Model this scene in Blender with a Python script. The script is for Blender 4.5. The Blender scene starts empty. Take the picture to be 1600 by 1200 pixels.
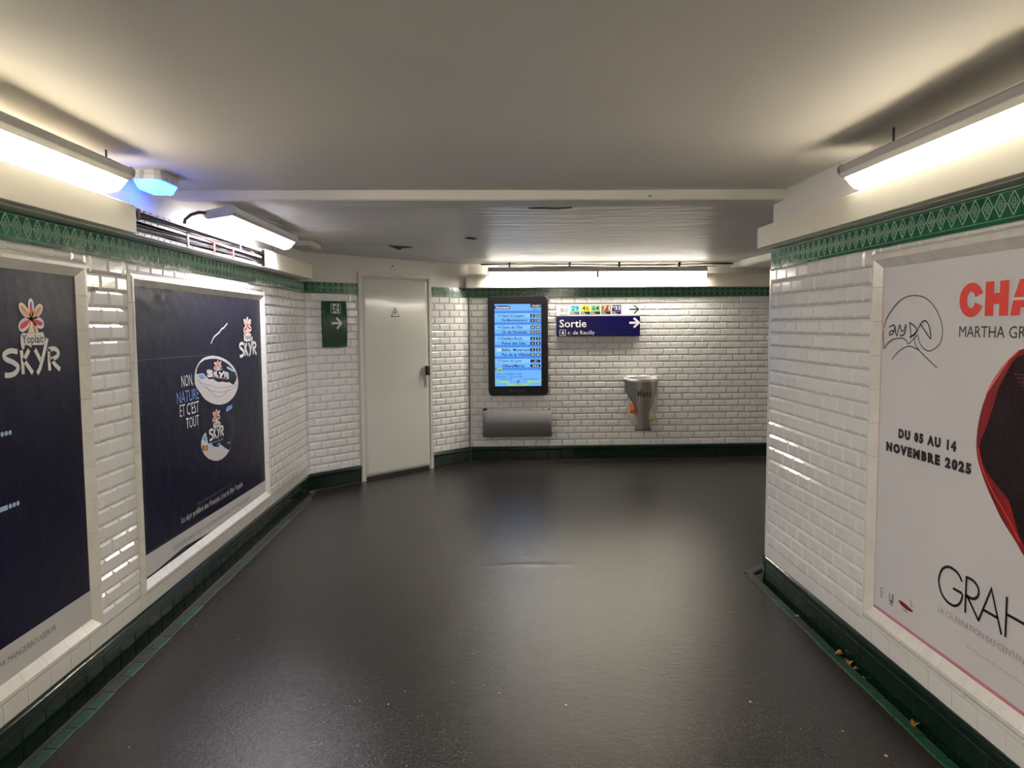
import bpy, bmesh, math, random
from mathutils import Vector, Matrix, noise

random.seed(7)
SC = bpy.context.scene
COL = SC.collection

# ------------------------------------------------------------------ camera, world, exposure
F_PX, PITCH, YAW, ROLL, CAM_H = 1205.4, 0.076, 0.028, -0.007, 1.6
cam = bpy.data.cameras.new('camera')
cam.sensor_fit = 'HORIZONTAL'
cam.sensor_width = 36.0
cam.lens = 36.0 * F_PX / 1600.0
cam.clip_start = 0.02
cam_o = bpy.data.objects.new('camera', cam)
COL.objects.link(cam_o)
_cp, _sp, _cy, _sy = math.cos(PITCH), math.sin(PITCH), math.cos(YAW), math.sin(YAW)
_F = Vector((_sy * _cp, _cy * _cp, -_sp))
_R = Vector((_cy, -_sy, 0))
_U = _R.cross(_F)
_R2 = math.cos(ROLL) * _R + math.sin(ROLL) * _U
_U2 = -math.sin(ROLL) * _R + math.cos(ROLL) * _U
CAM_P = Vector((0, 0, CAM_H))
cam_o.matrix_world = Matrix(((_R2.x, _U2.x, -_F.x, 0), (_R2.y, _U2.y, -_F.y, 0),
                             (_R2.z, _U2.z, -_F.z, CAM_H), (0, 0, 0, 1)))
SC.camera = cam_o


def project(P):
    d = Vector(P) - CAM_P
    z = d.dot(_F)
    if z < 0.05:
        return None
    return (800 + F_PX * d.dot(_R2) / z, 600 - F_PX * d.dot(_U2) / z, z)


world = bpy.data.worlds.new('world')
world.use_nodes = True
world.node_tree.nodes['Background'].inputs[0].default_value = (0.5, 0.5, 0.52, 1)
world.node_tree.nodes['Background'].inputs[1].default_value = 0.0
SC.world = world
SC.view_settings.view_transform = 'Standard'
SC.view_settings.look = 'None'
SC.view_settings.exposure = 0.58
SC.view_settings.gamma = 1.0
SC.view_settings.use_curve_mapping = False
# emission of the diffusers: opal bottom bright, prismatic flanks dimmer (room side, bottom, wall side)
LAMP_WARM = (14.0, 142.0, 78.0)
LAMP_COLD = (12.0, 70.0, 20.0)
LAMP_BACK = (12.0, 50.0, 36.0)
BLUE_LIGHT = 8.0


# ------------------------------------------------------------------ materials
def lin(c):
    return tuple(((v / 255.0) / 12.92 if v / 255.0 <= 0.04045 else ((v / 255.0 + 0.055) / 1.055) ** 2.4) for v in c)


def new_mat(name):
    m = bpy.data.materials.new(name)
    m.use_nodes = True
    return m, m.node_tree.nodes, m.node_tree.links, m.node_tree.nodes['Principled BSDF']


def mat(name, c, rough=0.5, metal=0.0, spec=0.5, coat=0.0, noise_scale=0, noise_amt=0.0, bump=0.0, bump_scale=0,
        c2=None, rough_var=0.0, coords='Object', alpha=None, trans=0.0, stretch=None, detail=4.0, bump_dist=0.01):
    m, N, L, B = new_mat(name)
    c = tuple(c)
    B.inputs['Base Color'].default_value = (*c, 1)
    B.inputs['Roughness'].default_value = rough
    B.inputs['Metallic'].default_value = metal
    B.inputs['Specular IOR Level'].default_value = spec
    B.inputs['Coat Weight'].default_value = coat
    B.inputs['Coat Roughness'].default_value = 0.06
    B.inputs['Transmission Weight'].default_value = trans
    tc = N.new('ShaderNodeTexCoord')
    vec = tc.outputs[coords]
    if stretch:
        mp = N.new('ShaderNodeMapping')
        mp.inputs['Scale'].default_value = stretch
        L.new(vec, mp.inputs[0])
        vec = mp.outputs[0]
    if noise_scale:
        n = N.new('ShaderNodeTexNoise')
        n.inputs['Scale'].default_value = noise_scale
        n.inputs['Detail'].default_value = detail
        L.new(vec, n.inputs['Vector'])
        r = N.new('ShaderNodeMapRange')
        r.inputs[1].default_value = 0.3
        r.inputs[2].default_value = 0.7
        L.new(n.outputs['Fac'], r.inputs[0])
        mx = N.new('ShaderNodeMix')
        mx.data_type = 'RGBA'
        other = c2 if c2 else tuple(v * (1 - noise_amt) for v in c)
        mx.inputs[6].default_value = (*c, 1)
        mx.inputs[7].default_value = (*other, 1)
        L.new(r.outputs[0], mx.inputs[0])
        L.new(mx.outputs[2], B.inputs['Base Color'])
        if rough_var:
            rr = N.new('ShaderNodeMapRange')
            rr.inputs[1].default_value = 0.3
            rr.inputs[2].default_value = 0.7
            rr.inputs[3].default_value = rough - rough_var
            rr.inputs[4].default_value = rough + rough_var
            L.new(n.outputs['Fac'], rr.inputs[0])
            L.new(rr.outputs[0], B.inputs['Roughness'])
    if bump:
        n2 = N.new('ShaderNodeTexNoise')
        n2.inputs['Scale'].default_value = bump_scale
        n2.inputs['Detail'].default_value = 3
        L.new(vec, n2.inputs['Vector'])
        b = N.new('ShaderNodeBump')
        b.inputs['Strength'].default_value = bump
        b.inputs['Distance'].default_value = bump_dist
        L.new(n2.outputs['Fac'], b.inputs['Height'])
        L.new(b.outputs[0], B.inputs['Normal'])
    return m


def emit(name, c, strength, base=(0.8, 0.8, 0.8)):
    m, N, L, B = new_mat(name)
    B.inputs['Base Color'].default_value = (*base, 1)
    B.inputs['Roughness'].default_value = 0.35
    B.inputs['Emission Color'].default_value = (*c, 1)
    B.inputs['Emission Strength'].default_value = strength
    return m


M = {}
M['tile'] = mat('white_glazed_tile', (0.80, 0.785, 0.755), 0.10, spec=0.55, noise_scale=5, noise_amt=0.06,
                bump=0.12, bump_scale=38, coords='Object', bump_dist=0.004)
M['grout'] = mat('grey_grout', (0.36, 0.34, 0.31), 0.85, noise_scale=20, noise_amt=0.4)
M['frame_tile'] = mat('cream_glazed_moulding', (0.78, 0.755, 0.70), 0.2, noise_scale=16, noise_amt=0.12,
                      bump=0.06, bump_scale=40, bump_dist=0.002)
M['frieze'] = mat('green_glaze', (0.004, 0.090, 0.036), 0.12, spec=0.5, noise_scale=14, c2=(0.006, 0.125, 0.052),
                  bump=0.15, bump_scale=40, bump_dist=0.004)
M['frieze_ridge'] = mat('pale_green_worn_glaze', (0.46, 0.66, 0.54), 0.2, spec=0.5)
M['base_tile'] = mat('dark_green_glaze', (0.0018, 0.0115, 0.0068), 0.14, spec=0.42, noise_scale=9, c2=(0.003, 0.017, 0.010),
                     bump=0.12, bump_scale=30, bump_dist=0.004)
M['base_grout'] = mat('pale_green_joint', (0.10, 0.12, 0.10), 0.8)
M['strip'] = mat('green_floor_tile', (0.008, 0.072, 0.033), 0.35, noise_scale=4.5, c2=(0.022, 0.05, 0.032),
                 bump=0.3, bump_scale=30, detail=8)
M['strip_dirty'] = mat('dirty_green_floor_tile', (0.026, 0.040, 0.030), 0.5, noise_scale=9, c2=(0.05, 0.042, 0.036),
                         bump=0.3, bump_scale=30, detail=8)
M['plaster'] = mat('white_painted_plaster', (0.80, 0.775, 0.72), 0.55, noise_scale=1.6, noise_amt=0.07,
                   bump=0.25, bump_scale=5, bump_dist=0.02)
M['ceiling'] = mat('matt_ceiling_paint', (0.85, 0.815, 0.765), 0.6, noise_scale=0.9, noise_amt=0.08, bump=0.2,
                   bump_scale=3, bump_dist=0.02)
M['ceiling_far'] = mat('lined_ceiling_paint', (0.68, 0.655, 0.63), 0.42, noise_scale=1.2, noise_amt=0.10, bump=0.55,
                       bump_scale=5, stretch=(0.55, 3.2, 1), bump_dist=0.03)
M['trunk'] = mat('cream_painted_metal', (0.82, 0.775, 0.63), 0.38, noise_scale=2, noise_amt=0.05)
M['trunk_dark'] = mat('trunking_inside', (0.06, 0.055, 0.05), 0.7)
M['perf'] = mat('galvanised_rail', (0.62, 0.61, 0.60), 0.35, metal=0.3)
M['black'] = mat('black_rubber', (0.012, 0.012, 0.013), 0.5)
M['cable'] = mat('black_cable_sheath', (0.02, 0.02, 0.02), 0.42)
M['cable_grey'] = mat('grey_cable_sheath', (0.30, 0.29, 0.28), 0.42)
M['cable_red'] = mat('orange_cable_sheath', (0.55, 0.10, 0.03), 0.4)
M['strap_red'] = mat('red_strap', (0.50, 0.03, 0.04), 0.5)
M['strap_brown'] = mat('brown_strap', (0.10, 0.035, 0.03), 0.6)
M['housing'] = mat('grey_lamp_housing', (0.36, 0.345, 0.33), 0.4)
M['housing_white'] = mat('off_white_plastic', (0.62, 0.61, 0.58), 0.4)
for nm_, c_, st_ in (('lamp_warm', (1.0, 0.92, 0.79), LAMP_WARM), ('lamp_back', (1.0, 0.935, 0.82), LAMP_BACK), ('lamp_cold', (0.93, 0.90, 1.0), LAMP_COLD)):
    M[nm_] = [emit(nm_ + '_' + k_, c_, v_) for k_, v_ in zip(('flank', 'bottom', 'wall_flank'), st_)]
M['lamp_end'] = emit('dim_diffuser_end', (0.88, 0.85, 1.0), 0.7)
M['blue_lens'] = emit('blue_lens', (0.03, 0.12, 1.0), BLUE_LIGHT, (0.2, 0.5, 0.9))
M['door'] = mat('pale_grey_gloss_paint', (0.70, 0.695, 0.63), 0.06, spec=0.5, noise_scale=2, noise_amt=0.04)
M['door_frame'] = mat('door_frame_paint', (0.68, 0.66, 0.60), 0.3)
M['steel'] = mat('brushed_steel', (0.30, 0.285, 0.27), 0.32, metal=1.0, noise_scale=3, noise_amt=0.25,
                 stretch=(30, 30, 1))
M['steel_rim'] = mat('polished_steel', (0.78, 0.76, 0.72), 0.42, metal=0.7)
M['steel_dull'] = mat('dull_steel', (0.42, 0.41, 0.39), 0.4, metal=0.8)
M['guard'] = mat('grey_metal_paint', (0.21, 0.205, 0.20), 0.6, metal=0.0, noise_scale=2, noise_amt=0.1)
M['exit_green'] = mat('exit_sign_green', (0.0045, 0.045, 0.021), 0.16, spec=0.6)
M['glow_white'] = mat('pale_green_white', (0.60, 0.74, 0.64), 0.35)
M['white'] = mat('white_print', (0.78, 0.77, 0.75), 0.5)
M['sign_white'] = mat('white_enamel', (0.78, 0.76, 0.71), 0.3)
M['sign_blue'] = mat('navy_enamel', (0.004, 0.003, 0.065), 0.22, spec=0.4)
M['print_black'] = mat('black_print', (0.010, 0.010, 0.012), 0.45)
M['bus29'] = mat('route_cyan', lin((120, 205, 222)), 0.4)
M['bus46'] = mat('route_yellow', lin((232, 214, 60)), 0.4)
M['bus64'] = mat('route_green', lin((130, 196, 140)), 0.4)
M['bus71'] = mat('route_brown', lin((136, 76, 22)), 0.4)
M['busN33'] = mat('route_navy', lin((28, 22, 92)), 0.4)
M['grey_print'] = mat('grey_print', (0.12, 0.12, 0.12), 0.5)
M['navy_paper'] = mat('navy_poster_paper', (0.0016, 0.0011, 0.0175), 0.36, noise_scale=2.2, c2=(0.0022, 0.0016, 0.022),
                      bump=0.45, bump_scale=9, bump_dist=0.008, spec=0.2)
M['white_paper'] = mat('white_poster_paper', (0.60, 0.585, 0.57), 0.5, noise_scale=3, noise_amt=0.05,
                       bump=0.3, bump_scale=9, bump_dist=0.008)
M['lilac_paper'] = mat('lilac_grey_poster_paper', (0.67, 0.635, 0.665), 0.45, noise_scale=1.3, c2=(0.71, 0.69, 0.685),
                       bump=0.42, bump_scale=13, bump_dist=0.006, detail=6)
M['print_white'] = mat('off_white_print', (0.72, 0.70, 0.67), 0.45)
M['print_cream'] = mat('cream_print', (0.70, 0.60, 0.46), 0.45)
M['print_red'] = mat('crimson_print', lin((196, 38, 58)), 0.45)
M['print_orange'] = mat('orange_print', lin((226, 140, 40)), 0.45)
M['print_blue'] = mat('sky_blue_print', lin((112, 148, 206)), 0.45)
M['print_bluegrey'] = mat('pale_blue_print', lin((168, 190, 220)), 0.45)
M['print_vermilion'] = mat('vermilion_print', lin((226, 52, 36)), 0.45)
M['print_grey'] = mat('yoghurt_grey_print', lin((206, 202, 198)), 0.45)
M['print_grey2'] = mat('yoghurt_fold_print', lin((176, 172, 170)), 0.45)
M['print_green'] = mat('leaf_green_print', lin((40, 92, 62)), 0.45)
M['print_lime'] = mat('lime_print', lin((150, 170, 50)), 0.45)
M['print_pink'] = mat('pink_edge_print', lin((205, 130, 150)), 0.45)
M['drape_red'] = mat('drape_red_print', lin((88, 14, 22)), 0.6, spec=0.3, noise_scale=6, c2=lin((150, 30, 32)))
M['drape_dark'] = mat('drape_dark_print', lin((26, 16, 20)), 0.7, spec=0.2, noise_scale=30, c2=lin((40, 18, 24)),
                      bump=0.4, bump_scale=60)
M['drape_stitch'] = mat('drape_stitch_print', lin((120, 36, 46)), 0.5)
M['dim_text'] = mat('dim_print', lin((110, 108, 122)), 0.5)
M['small_text'] = mat('small_grey_print', lin((92, 86, 90)), 0.5)
M['display'] = mat('black_display_case', (0.006, 0.006, 0.007), 0.35, spec=0.35)
M['scr'] = emit('screen_light_blue', lin((98, 166, 246)), 0.82, (0.01, 0.01, 0.01))
M['scr2'] = emit('screen_mid_blue', lin((58, 124, 208)), 0.82, (0.01, 0.01, 0.01))
M['scr_hi'] = emit('screen_sky_blue', lin((122, 186, 252)), 0.82, (0.01, 0.01, 0.01))
M['scr_navy'] = emit('screen_navy', lin((26, 34, 110)), 0.5, (0.005, 0.005, 0.02))
M['scr_white'] = emit('screen_white', (0.9, 0.95, 1.0), 0.65, (0.1, 0.1, 0.1))
M['scr_black'] = mat('screen_black', (0.004, 0.004, 0.006), 0.3)
M['scr_text'] = emit('screen_text_navy', lin((14, 34, 84)), 0.35, (0.004, 0.006, 0.02))
M['scr_green'] = emit('screen_green', lin((120, 210, 130)), 0.9, (0.01, 0.05, 0.01))
M['scr_lime'] = emit('screen_lime', lin((168, 220, 110)), 0.62, (0.01, 0.05, 0.01))
M['scr_dkgreen'] = emit('screen_dark_green', lin((10, 104, 42)), 0.5, (0.0, 0.02, 0.0))
M['scr_yellow'] = emit('screen_amber', lin((255, 240, 205)), 0.65, (0.02, 0.02, 0.01))
M['scr_cyan'] = emit('screen_cyan', lin((120, 214, 240)), 0.9, (0.01, 0.02, 0.02))
M['leaf'] = mat('dry_leaf', (0.42, 0.19, 0.045), 0.7, noise_scale=30, c2=(0.26, 0.11, 0.03))
M['crumb'] = mat('pale_crumb', (0.34, 0.28, 0.22), 0.8)
M['chip'] = mat('bare_patch', (0.035, 0.03, 0.026), 0.9)
M['dirt'] = mat('gutter_dirt', (0.045, 0.033, 0.027), 0.75, noise_scale=9, c2=(0.10, 0.08, 0.066), detail=8,
                bump=0.6, bump_scale=40)
M['orange_wrap'] = mat('orange_wrapper', lin((222, 96, 40)), 0.35, noise_scale=26, c2=lin((240, 150, 90)))
M['yellow_wrap'] = mat('yellow_wrapper', lin((190, 178, 60)), 0.4)


def bag_material():
    m, N, L, B = new_mat('clear_plastic_film')
    B.inputs['Base Color'].default_value = (0.62, 0.58, 0.54, 1)
    B.inputs['Roughness'].default_value = 0.25
    tr = N.new('ShaderNodeBsdfTransparent')
    tr.inputs[0].default_value = (0.90, 0.88, 0.85, 1)
    mx = N.new('ShaderNodeMixShader')
    tc = N.new('ShaderNodeTexCoord')
    n = N.new('ShaderNodeTexNoise')
    n.inputs['Scale'].default_value = 7
    n.inputs['Detail'].default_value = 2
    r = N.new('ShaderNodeMapRange')
    r.inputs[1].default_value = 0.35
    r.inputs[2].default_value = 0.7
    r.inputs[3].default_value = 0.35
    r.inputs[4].default_value = 0.6
    L.new(tc.outputs['Object'], n.inputs['Vector'])
    L.new(n.outputs['Fac'], r.inputs[0])
    L.new(r.outputs[0], mx.inputs[0])
    L.new(tr.outputs[0], mx.inputs[1])
    L.new(B.outputs[0], mx.inputs[2])
    L.new(mx.outputs[0], N['Material Output'].inputs[0])
    return m


M['bag'] = bag_material()


def floor_material():
    m, N, L, B = new_mat('worn_asphalt')
    tc = N.new('ShaderNodeTexCoord')
    V = tc.outputs['Object']

    def nz(scale, det=5, rough=0.6):
        n = N.new('ShaderNodeTexNoise')
        n.inputs['Scale'].default_value = scale
        n.inputs['Detail'].default_value = det
        n.inputs['Roughness'].default_value = rough
        L.new(V, n.inputs['Vector'])
        return n.outputs['Fac']
    big, mid, fine, grain = nz(0.9), nz(6, 6), nz(170, 2), nz(60, 4, .75)

    def ramp(src, a, b, lo, hi):
        r = N.new('ShaderNodeMapRange')
        r.inputs[1].default_value, r.inputs[2].default_value = a, b
        r.inputs[3].default_value, r.inputs[4].default_value = lo, hi
        L.new(src, r.inputs[0])
        return r.outputs[0]

    def mix(f, a, b):
        x = N.new('ShaderNodeMix')
        x.data_type = 'RGBA'
        if isinstance(a, tuple):
            x.inputs[6].default_value = (*a, 1)
        else:
            L.new(a, x.inputs[6])
        if isinstance(b, tuple):
            x.inputs[7].default_value = (*b, 1)
        else:
            L.new(b, x.inputs[7])
        L.new(f, x.inputs[0])
        return x.outputs[2]
    c = mix(ramp(mid, 0.25, 0.75, 0, 1), (0.0115, 0.0086, 0.0074), (0.0205, 0.0155, 0.0135))
    c = mix(ramp(big, 0.35, 0.65, 0, 0.5), c, (0.034, 0.0255, 0.024))
    c = mix(ramp(grain, 0.35, 0.65, 0, 0.7), c, (0.0095, 0.0078, 0.0072))
    c = mix(ramp(fine, 0.56, 0.70, 0, 0.9), c, (0.075, 0.066, 0.061))
    L.new(c, B.inputs['Base Color'])
    B.inputs['Roughness'].default_value = 0.235
    B.inputs['Specular IOR Level'].default_value = 0.48
    b1 = N.new('ShaderNodeBump')
    b1.inputs['Strength'].default_value = 0.55
    b1.inputs['Distance'].default_value = 0.0036
    L.new(grain, b1.inputs['Height'])
    b2 = N.new('ShaderNodeBump')
    b2.inputs['Strength'].default_value = 0.5
    b2.inputs['Distance'].default_value = 0.0032
    L.new(nz(26, 3), b2.inputs['Height'])
    L.new(b1.outputs[0], b2.inputs['Normal'])
    L.new(b2.outputs[0], B.inputs['Normal'])
    return m


M['floor'] = floor_material()


# ------------------------------------------------------------------ object helpers
def link(o):
    COL.objects.link(o)
    return o


def tag(o, label=None, cat=None, group=None, kind=None):
    if label:
        o['label'] = label
    if cat:
        o['category'] = cat
    if group:
        o['group'] = group
    if kind:
        o['kind'] = kind
    return o


def mesh_of(name, verts, faces, mats, smooth=False, fmat=None):
    me = bpy.data.meshes.new(name)
    me.from_pydata([tuple(v) for v in verts], [], faces)
    for m in (mats if isinstance(mats, (list, tuple)) else [mats]):
        me.materials.append(m)
    if fmat:
        for p, k in zip(me.polygons, fmat):
            p.material_index = k
    if smooth:
        for p in me.polygons:
            p.use_smooth = True
    return me


def obj(name, me, parent=None, loc=None, rot=None):
    o = bpy.data.objects.new(name, me)
    link(o)
    if parent:
        o.parent = parent
    if loc:
        o.location = loc
    if rot:
        o.rotation_euler = rot
    return o


class Geo:
    """Collects simple shapes for ONE mesh."""

    def __init__(self):
        self.v, self.f, self.m = [], [], []

    def add(self, vs, fs, k=0):
        b = len(self.v)
        self.v += [tuple(v) for v in vs]
        self.f += [tuple(i + b for i in f) for f in fs]
        self.m += [k] * len(fs)
        return self

    def box(self, a, b, k=0):
        (x0, y0, z0), (x1, y1, z1) = a, b
        x0, x1 = min(x0, x1), max(x0, x1)
        y0, y1 = min(y0, y1), max(y0, y1)
        z0, z1 = min(z0, z1), max(z0, z1)
        vs = [(x0, y0, z0), (x1, y0, z0), (x1, y1, z0), (x0, y1, z0), (x0, y0, z1), (x1, y0, z1), (x1, y1, z1), (x0, y1, z1)]
        return self.add(vs, [(0, 3, 2, 1), (4, 5, 6, 7), (0, 1, 5, 4), (1, 2, 6, 5), (2, 3, 7, 6), (3, 0, 4, 7)], k)

    def prism_x(self, prof, x0, x1, k=0):
        """closed profile [(y,z)] extruded along x"""
        n = len(prof)
        vs = [(x0, y, z) for y, z in prof] + [(x1, y, z) for y, z in prof]
        fs = [(i, (i + 1) % n, (i + 1) % n + n, i + n) for i in range(n)]
        fs += [tuple(range(n - 1, -1, -1)), tuple(range(n, 2 * n))]
        return self.add(vs, fs, k)

    def prism_y(self, prof, y0, y1, k=0):
        """closed profile [(x,z)] extruded along y"""
        n = len(prof)
        vs = [(x, y0, z) for x, z in prof] + [(x, y1, z) for x, z in prof]
        fs = [(i, i + n, (i + 1) % n + n, (i + 1) % n) for i in range(n)]
        fs += [tuple(range(n)), tuple(range(2 * n - 1, n - 1, -1))]
        return self.add(vs, fs, k)

    def tube(self, pts, r, k=0, seg=8):
        pts = [Vector(p) for p in pts]
        rings = []
        for i, p in enumerate(pts):
            t = (pts[min(i + 1, len(pts) - 1)] - pts[max(i - 1, 0)]).normalized()
            a = t.cross(Vector((0, 0, 1)))
            if a.length < 1e-3:
                a = t.cross(Vector((0, 1, 0)))
            a.normalize()
            b = t.cross(a)
            rings.append([p + r * (math.cos(2 * math.pi * j / seg) * a + math.sin(2 * math.pi * j / seg) * b) for j in range(seg)])
        vs = [v for ring in rings for v in ring]
        fs = []
        for i in range(len(rings) - 1):
            for j in range(seg):
                fs.append((i * seg + j, i * seg + (j + 1) % seg, (i + 1) * seg + (j + 1) % seg, (i + 1) * seg + j))
        fs.append(tuple(range(seg - 1, -1, -1)))
        fs.append(tuple(range((len(rings) - 1) * seg, len(rings) * seg)))
        return self.add(vs, fs, k)

    def make(self, name, mats, parent=None, smooth=False, loc=None, rot=None, recalc=True):
        me = mesh_of(name, self.v, self.f, mats, smooth, self.m)
        if recalc:
            bm = bmesh.new()
            bm.from_mesh(me)
            bmesh.ops.recalc_face_normals(bm, faces=bm.faces)
            bm.to_mesh(me)
            bm.free()
        return obj(name, me, parent, loc, rot)


def bevel(o, w=0.004, seg=2):
    md = o.modifiers.new('bevel', 'BEVEL')
    md.width = w
    md.segments = seg
    md.limit_method = 'ANGLE'
    return o


# wall frames: local x runs along the wall (rightwards seen from the room), local -y points into the room
FRAMES = {
    'left': (Vector((-1.787, 0, 0)), math.pi / 2),
    'diagonal': (Vector((-1.787, 7.5, 0)), math.atan2(1.6, 1.537)),
    'back': (Vector((-0.25, 9.1, 0)), 0.014),
    'right': (Vector((1.711, 0, 0)), -math.pi / 2),
}
DIAG_LEN = math.hypot(1.6, 1.537)


def at_wall(o, w):
    o.location = FRAMES[w][0]
    o.rotation_euler = (0, 0, FRAMES[w][1])
    return o


def to_world(w, x, y, z):
    O, a = FRAMES[w]
    return Vector((O.x + math.cos(a) * x - math.sin(a) * y, O.y + math.sin(a) * x + math.cos(a) * y, z))


def thing_on(w, name, label, cat, base, group=None):
    """Empty at a thing's base on wall w; children use coordinates relative to that base."""
    o = link(bpy.data.objects.new(name, None))
    o.empty_display_size = 0.05
    o.location = to_world(w, *base)
    o.rotation_euler = (0, 0, FRAMES[w][1])
    tag(o, label, cat, group)
    return o


# ------------------------------------------------------------------ room shell
Z_BASE, Z_FRZ0, Z_FRZ1 = 0.16, 1.925, 2.035
NEAR_CEIL, FAR_CEIL, BEAM_Y0, BEAM_Y1 = 2.37, 2.315, 4.47, 4.69
ROWS = 23
TH = (Z_FRZ0 - Z_BASE) / ROWS
TW = 0.152
Y_NEAR = -3.2

# door and frame rectangles in wall coordinates (x0, z0, x1, z1)
DOOR = (0.63, -0.05, 1.618, 2.16)
P1 = (1.20, 0.243, 3.462, 1.890)
P2 = (3.860, 0.236, 6.135, 1.874)
PR = (-3.390, 0.264, -1.13, 1.903)


def wall_slab(name, w, x0, x1, label, holes=(), top=2.45):
    g = Geo()
    g.box((x0, 0, -0.06), (x1, 0.15, Z_FRZ1), 0)
    g.box((x0, -0.003, Z_FRZ1), (x1, 0.15, top), 1)
    o = g.make(name, [M['grout'], M['plaster']])
    at_wall(o, w)
    return tag(o, label, 'wall', kind='structure')


wall_left = wall_slab('wall_left', 'left', Y_NEAR, 7.6, 'long white tiled passage wall holding two navy posters')
wall_diag = wall_slab('wall_diagonal', 'diagonal', -0.05, DIAG_LEN + 0.05, 'slanting white tiled wall around the grey service door')
wall_back = wall_slab('wall_back', 'back', -0.02, 13.8, 'white tiled end wall with bus display, exit sign and bin')
wall_right = wall_slab('wall_right', 'right', -4.65, -Y_NEAR, 'white tiled passage wall with the lilac dance poster')

g = Geo()
g.add([(1.711, 4.65, -0.06), (2.40, 5.34, -0.06), (13.6, 5.34, -0.06), (13.6, 4.9, -0.06), (1.861, 4.65, -0.06), (1.861, 4.5, -0.06),
       (1.711, 4.65, 2.45), (2.40, 5.34, 2.45), (13.6, 5.34, 2.45), (13.6, 4.9, 2.45), (1.861, 4.65, 2.45), (1.861, 4.5, 2.45)],
      [(0, 1, 7, 6), (1, 2, 8, 7), (2, 3, 9, 8), (3, 4, 10, 9), (4, 5, 11, 10), (6, 7, 8, 9, 10, 11), (5, 4, 3, 2, 1, 0)])
tag(g.make('wall_return', M['plaster']), 'wall of the side passage turning right behind the corner', 'wall', kind='structure')
g = Geo().box((-2.1, Y_NEAR - 0.15, -0.06), (2.1, Y_NEAR, 2.45))  # unseen end wall, added to keep lamp light inside the passage
tag(g.make('wall_near', M['plaster']), 'plain wall added to close the passage behind the viewer', 'wall', kind='structure')
g = Geo().box((13.5, 4.9, -0.06), (13.65, 9.5, 2.45))
tag(g.make('wall_far_right', M['plaster']), 'plain wall closing the side passage on the right', 'wall', kind='structure')

# ceiling: near field, downstand beam, far field, side downstand
def ceiling_field(name, x0, x1, y0, y1, z, m, parent, step=0.12, amp=0.006):
    nx, ny = max(2, int((x1 - x0) / step)), max(2, int((y1 - y0) / step))
    vs, fs = [], []
    for j in range(ny + 1):
        for i in range(nx + 1):
            x, y = x0 + (x1 - x0) * i / nx, y0 + (y1 - y0) * j / ny
            vs.append((x, y, z + amp * noise.noise(Vector((x * 0.9, y * 1.3, z * 7)))))
    for j in range(ny):
        for i in range(nx):
            a = j * (nx + 1) + i
            fs.append((a, a + nx + 1, a + nx + 2, a + 1))
    n = len(vs)
    vs += [(x0, y0, 2.5), (x1, y0, 2.5), (x1, y1, 2.5), (x0, y1, 2.5)]
    fs.append((n, n + 1, n + 2, n + 3))
    return obj(name, mesh_of(name, vs, fs, m, True), parent)


ceil = ceiling_field('ceiling', -1.86, 1.80, Y_NEAR, BEAM_Y0 + 0.05, NEAR_CEIL, M['ceiling'], None)
tag(ceil, 'smooth grey-white painted ceiling over the near passage', 'ceiling', kind='structure')
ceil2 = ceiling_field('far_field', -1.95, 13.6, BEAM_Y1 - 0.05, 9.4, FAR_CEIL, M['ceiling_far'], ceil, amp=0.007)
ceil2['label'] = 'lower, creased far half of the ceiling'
# beam with a slightly wavering lower edge
n = 36
vs, fs = [], []
for i in range(n + 1):
    x = -1.80 + 3.62 * i / n
    w = 0.006 * noise.noise(Vector((x * 1.6, 3.1, 0)))
    d = 0.004 * noise.noise(Vector((x * 2.1, 8.1, 0)))
    zl = 2.313 + w
    vs += [(x, BEAM_Y0 + d, 2.46), (x, BEAM_Y0 + d, zl + 0.008), (x, BEAM_Y0 + 0.008 + d, zl), (x, BEAM_Y1, zl - 0.004), (x, BEAM_Y1 + 0.012, zl + 0.006), (x, BEAM_Y1 + 0.012, 2.46)]
for i in range(n):
    for k in range(5):
        a = i * 6 + k
        fs.append((a, a + 1, a + 7, a + 6))
beam = obj('trim_1', mesh_of('trim_1', vs, fs, M['plaster']))
tag(beam, 'shallow white ceiling beam crossing the passage', 'beam', kind='structure')
beam.modifiers.new('solid', 'SOLIDIFY').thickness = 0.01
g = Geo().prism_y([(2.86, 2.33), (2.86, 2.26), (2.88, 2.245), (3.5, 2.245), (3.5, 2.33)], 5.34, 9.2)
tag(g.make('trim_2', M['plaster']), 'white downstand on the ceiling running to the far right of the end wall', 'beam', kind='structure')
# chipped paint on the ceiling
for i, (pts, z) in enumerate((
        ([(-.89, 6.93), (-.80, 7.02), (-.72, 7.06), (-.70, 7.10), (-.80, 7.12), (-.81, 7.24), (-.845, 7.26), (-.86, 7.13)], FAR_CEIL),
        ([(-.20, 6.36), (-.17, 6.33), (-.10, 6.40), (-.125, 6.46), (-.16, 6.42)], FAR_CEIL),
        ([(0.24, 4.725), (.32, 4.715), (.41, 4.73), (.50, 4.70), (.505, 4.715), (.42, 4.765), (.33, 4.75), (.24, 4.74)], FAR_CEIL - 0.003),
        ([(0.92, 4.466), (0.93, 4.466), (0.935, 4.469), (0.915, 4.469)], 2.34))):
    vs = [(x, y, z - 0.009) for x, y in pts] + [(x, y, z - 0.004) for x, y in pts]
    k = len(pts)
    fs = [tuple(range(k)), tuple(range(2 * k - 1, k - 1, -1))] + [(a, (a + 1) % k, (a + 1) % k + k, a + k) for a in range(k)]
    obj('paint_chip', mesh_of('paint_chip', vs, fs, M['chip']), ceil)

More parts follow.
